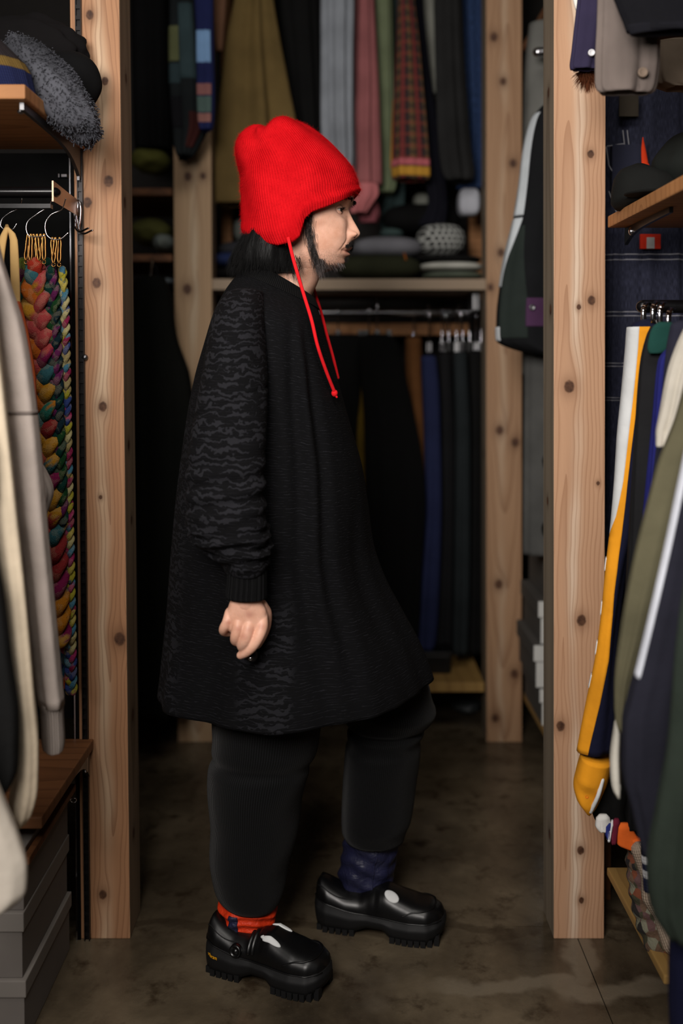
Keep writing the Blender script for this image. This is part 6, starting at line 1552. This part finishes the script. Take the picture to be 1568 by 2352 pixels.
# ---- shoes
M['leather'] = plain('black_leather', (10, 10, 11), .34, spec=.45, var=.05, bumpy=.05)
M['rubber'] = plain('black_rubber', (17, 17, 18), .62, spec=.3, bumpy=.1)
M['sock_white'] = fabric('white_sock', (226, 228, 228), 'plain')
M['yellow_mark'] = plain('yellow_mark', (240, 170, 20), .5)
def shoe(name, a_px, b_px, centre_off, lab, patches, lift=0.0):
    a, c = FL(*a_px), FL(*b_px); ax = (c - a); L = np.linalg.norm(ax); ax /= L; nrm = np.array((ax[1], -ax[0], 0)); nrm = nrm if nrm[1] < 0 else -nrm
    L *= 1.0; O = a - nrm * centre_off
    W = lambda s: np.interp(s, [0, .03, .1, .25, .42, .6, .75, .88, .96, 1.0], [.012, .030, .040, .0415, .039, .046, .0505, .047, .033, .012])
    def pt(s, l, z): return O + ax * (s * L) + nrm * l + np.array((0, 0, z))
    sh_ = thing_child(name, man, lab, O + ax * L * .4)
    # sole: side outline swept round the footprint, arch cut out below
    N = 120; ss_ = np.concatenate([np.linspace(0, 1, N // 2), np.linspace(1, 0, N // 2)]); sd = np.concatenate([np.ones(N // 2), -np.ones(N // 2)])
    bot = lambda s: np.interp(s, [0, .05, .3, .42, .55, .62, .9, 1], [.016, .0065, .0065, .020, .022, .007, .0075, .022])
    topz = lambda s: np.interp(s, [0, .1, .3, .45, .7, .9, 1], [.066, .060, .050, .046, .046, .048, .052])
    rings = []
    for k, (q, g) in enumerate(((0, .80), (0.0, .97), (.3, 1.04), (.55, 1.06), (.72, 1.05), (.74, 1.02), (.95, 1.0), (1.0, .95), (1.0, .7))):
        rings.append([pt(min(max(s * (1 + .02 * (g - 1) * 10) - .01 * (g - 1) * 10, -.01), 1.01), W(s) * g * d, bot(s) + (topz(s) - bot(s)) * q) for s, d in zip(ss_, sd)])
    V, F, UV = loft(np.array(rings)); so = mk('sole', V, F, M['rubber'], sh_, uv=UV)
    # lugs
    lug = []
    for s in list(np.arange(.05, .36, .052)) + list(np.arange(.625, 1.0, .047)):
        for d in (1, -1):
            w0 = W(s)
            Vb = [pt(s + ds * .014, d * w0 * g, z) for z in (lift * 0 + .0005, bot(s) + .006) for ds, g in ((-1.35, .55), (1.35, .55), (1.35, 1.04), (-1.35, 1.04))]
            lug.append((np.array(Vb), [(0, 1, 2, 3), (4, 7, 6, 5), (0, 4, 5, 1), (1, 5, 6, 2), (2, 6, 7, 3), (3, 7, 4, 0)]))
    V, F = merge(lug); tag(mk('tread_lugs', V, F, M['rubber'], so, smooth=False), kind='stuff')
    # upper
    tz = lambda s: np.interp(s, [0.0, .04, .12, .25, .36, .46, .56, .66, .78, .9, .97, 1.0], [.086, .104, .094, .079, .078, .093, .097, .087, .078, .073, .064, .050])
    ang = np.linspace(0, PI, 40); rings = []
    def up(s, a):
        w_ = W(s) * .96; e = 2 / 2.7; cz = math.sin(a)**e; cx = math.copysign(abs(math.cos(a))**e, math.cos(a))
        zb_ = topz(s) - .008
        # opening narrows upward at the heel
        nar = 1 - .22 * math.sin(a)**2 * (s < .5)
        return pt(s, cx * w_ * nar, zb_ + (tz(s) - zb_) * cz)
    for s in np.concatenate([[.008], np.linspace(.02, .98, 56), [.995]]): rings.append([up(s, a) for a in ang])
    V, F, UV = loft(np.array(rings), closed=False); uo_ = mk('leather_upper', V, F, M['leather'], sh_, uv=UV)
    # apron seam on the toe, heel and topline stitching
    pts = [up(.70, .30) + (0, 0, .001), up(.78, .62) + (0, 0, .001), up(.86, .8) + (0, 0, .001), up(.915, 1.1) + (0, 0, .0012), up(.93, PI / 2) + (0, 0, .0012), up(.915, PI - 1.1) + (0, 0, .0012), up(.86, PI - .8) + (0, 0, .001), up(.70, PI - .3) + (0, 0, .001)]
    V, F, _ = tube(spline(pts, 50), .0016, 8); mk('apron_seam', V, F, M['leather'], uo_)
    pts = [up(s, .05) + nrm * .001 + np.array((0, 0, .003)) for s in np.linspace(.0, .98, 40)]
    V, F, _ = tube(pts, .0014, 6); mk('welt', V, F, M['leather'], uo_)
    pts = [up(s, a) + nrm * .0012 for s, a in ((.03, .75), (.06, .72), (.12, .68), (.2, .66), (.3, .8))]
    V, F, _ = tube(spline(pts, 24), .0011, 6); mk('topline_stitch', V, F, M['dull_steel'] if False else M['rubber'], uo_)
    for (s0, s1, a0, a1) in patches:
        # white opening between strap and vamp: an almond shaped inset
        th_ = np.arange(36) / 36 * 2 * PI; rr = []
        for k, o_ in ((1.0, -.001), (1.0, .0012), (.85, .0022), (.4, .0026)):
            rr.append([up((s0 + s1) / 2 + (s1 - s0) / 2 * k * math.cos(x), (a0 + a1) / 2 + (a1 - a0) / 2 * k * math.sin(x) + .0 * math.cos(x)) + (up((s0 + s1) / 2, (a0 + a1) / 2) - pt((s0 + s1) / 2, 0, .06)) * (o_ / .04) for x in th_])
        V, F, UV = loft(np.array(rr)); mk('white_inset', V, F, M['sock_white'], sh_, uv=UV)
    return sh_, up, pt, W, nrm, ax, so
def thing_child(name, parent, label, loc):
    o = bpy.data.objects.new(name, None); C.objects.link(o); o.parent = parent; o.location = Vector(np.asarray(loc) - wloc(parent)); o.empty_display_size = .04
    if label: o['label'] = label
    return o
shN, upN, ptN, WN, nN, aN, soN = shoe('shoe', (456, 2240), (733, 2312), .048, 'black leather strap shoe of the near foot, yellow mark on the heel', [(.475, .655, .86, 1.18), (.50, .66, 1.78, 2.1)])
# dial, straps and the mark on the near heel
dc = upN(.30, .42) + nN * .004
th_ = np.arange(32) / 32 * 2 * PI; tx = aN; tzv = np.array((0, 0, 1.0)) * .92 - nN * .2
rings = []
for rr, o_ in ((.0125, -.004), (.0125, .003), (.0112, .005), (.0085, .005), (.008, .0035), (.004, .0035), (.0035, .005)):
    rings.append([dc + tx * rr * math.cos(x) + tzv * rr * math.sin(x) + nN * o_ for x in th_])
V, F, _ = loft(np.array(rings)); mk('lacing_dial', V, F, M['black_plastic'], shN)
for k, s in enumerate((.40, .435)):
    ss2 = [upN(s, a) + nN * .0015 + np.array((0, 0, .0012)) for a in np.linspace(.35, 1.5, 20)]
    V, F, _ = tube(ss2, .0045, 10, flat=.5); mk('strap', V, F, M['leather'], shN)
fc = bpy.data.curves.new('heel_text', 'FONT'); fc.body = 'vibram'; fc.size = .0095; fc.extrude = .0004; fc.align_x = 'CENTER'; fc.align_y = 'CENTER'
to = bpy.data.objects.new('heel_lettering', fc); C.objects.link(to); fc.materials.append(M['yellow_mark'])
dgm = bpy.context.evaluated_depsgraph_get(); tme = bpy.data.meshes.new_from_object(to.evaluated_get(dgm)); bpy.data.objects.remove(to)
tv = np.array([v.co[:] for v in tme.vertices])
if len(tv):
    s0 = .105; zc = .040; VV = []
    for q in tv:
        s = s0 + q[0] / .29; VV.append(ptN(s, WN(s) * 1.068 + .0006 + q[2], zc + q[1] - (s - s0) * .03))
    mk('heel_lettering', VV, [tuple(p.vertices) for p in tme.polygons], M['yellow_mark'], soN, smooth=False)
shF, upF, *_ = shoe('shoe', (714, 2142), (1014, 2184), .048, 'black leather strap shoe of the far foot, one white inset showing', [(.555, .665, .75, 1.35)])

# ---- what he holds
t = thing('pocket_remote', 'small glossy black object held under the man\'s index finger', 'object', P(577, 1518, 1.74))
(V, F, UV), G, D = lump(P(578, 1506, 1.737), (.011, .009, .012), rotY(.4), .02, 3, 3, 40, 26); mk('case', V, F, M['black_plastic'], t)
V, F, _ = ellipsoid(P(575, 1513, 1.727), (.004, .002, .0035), 16, 10); mk('button', V, F, M['chrome'], t)
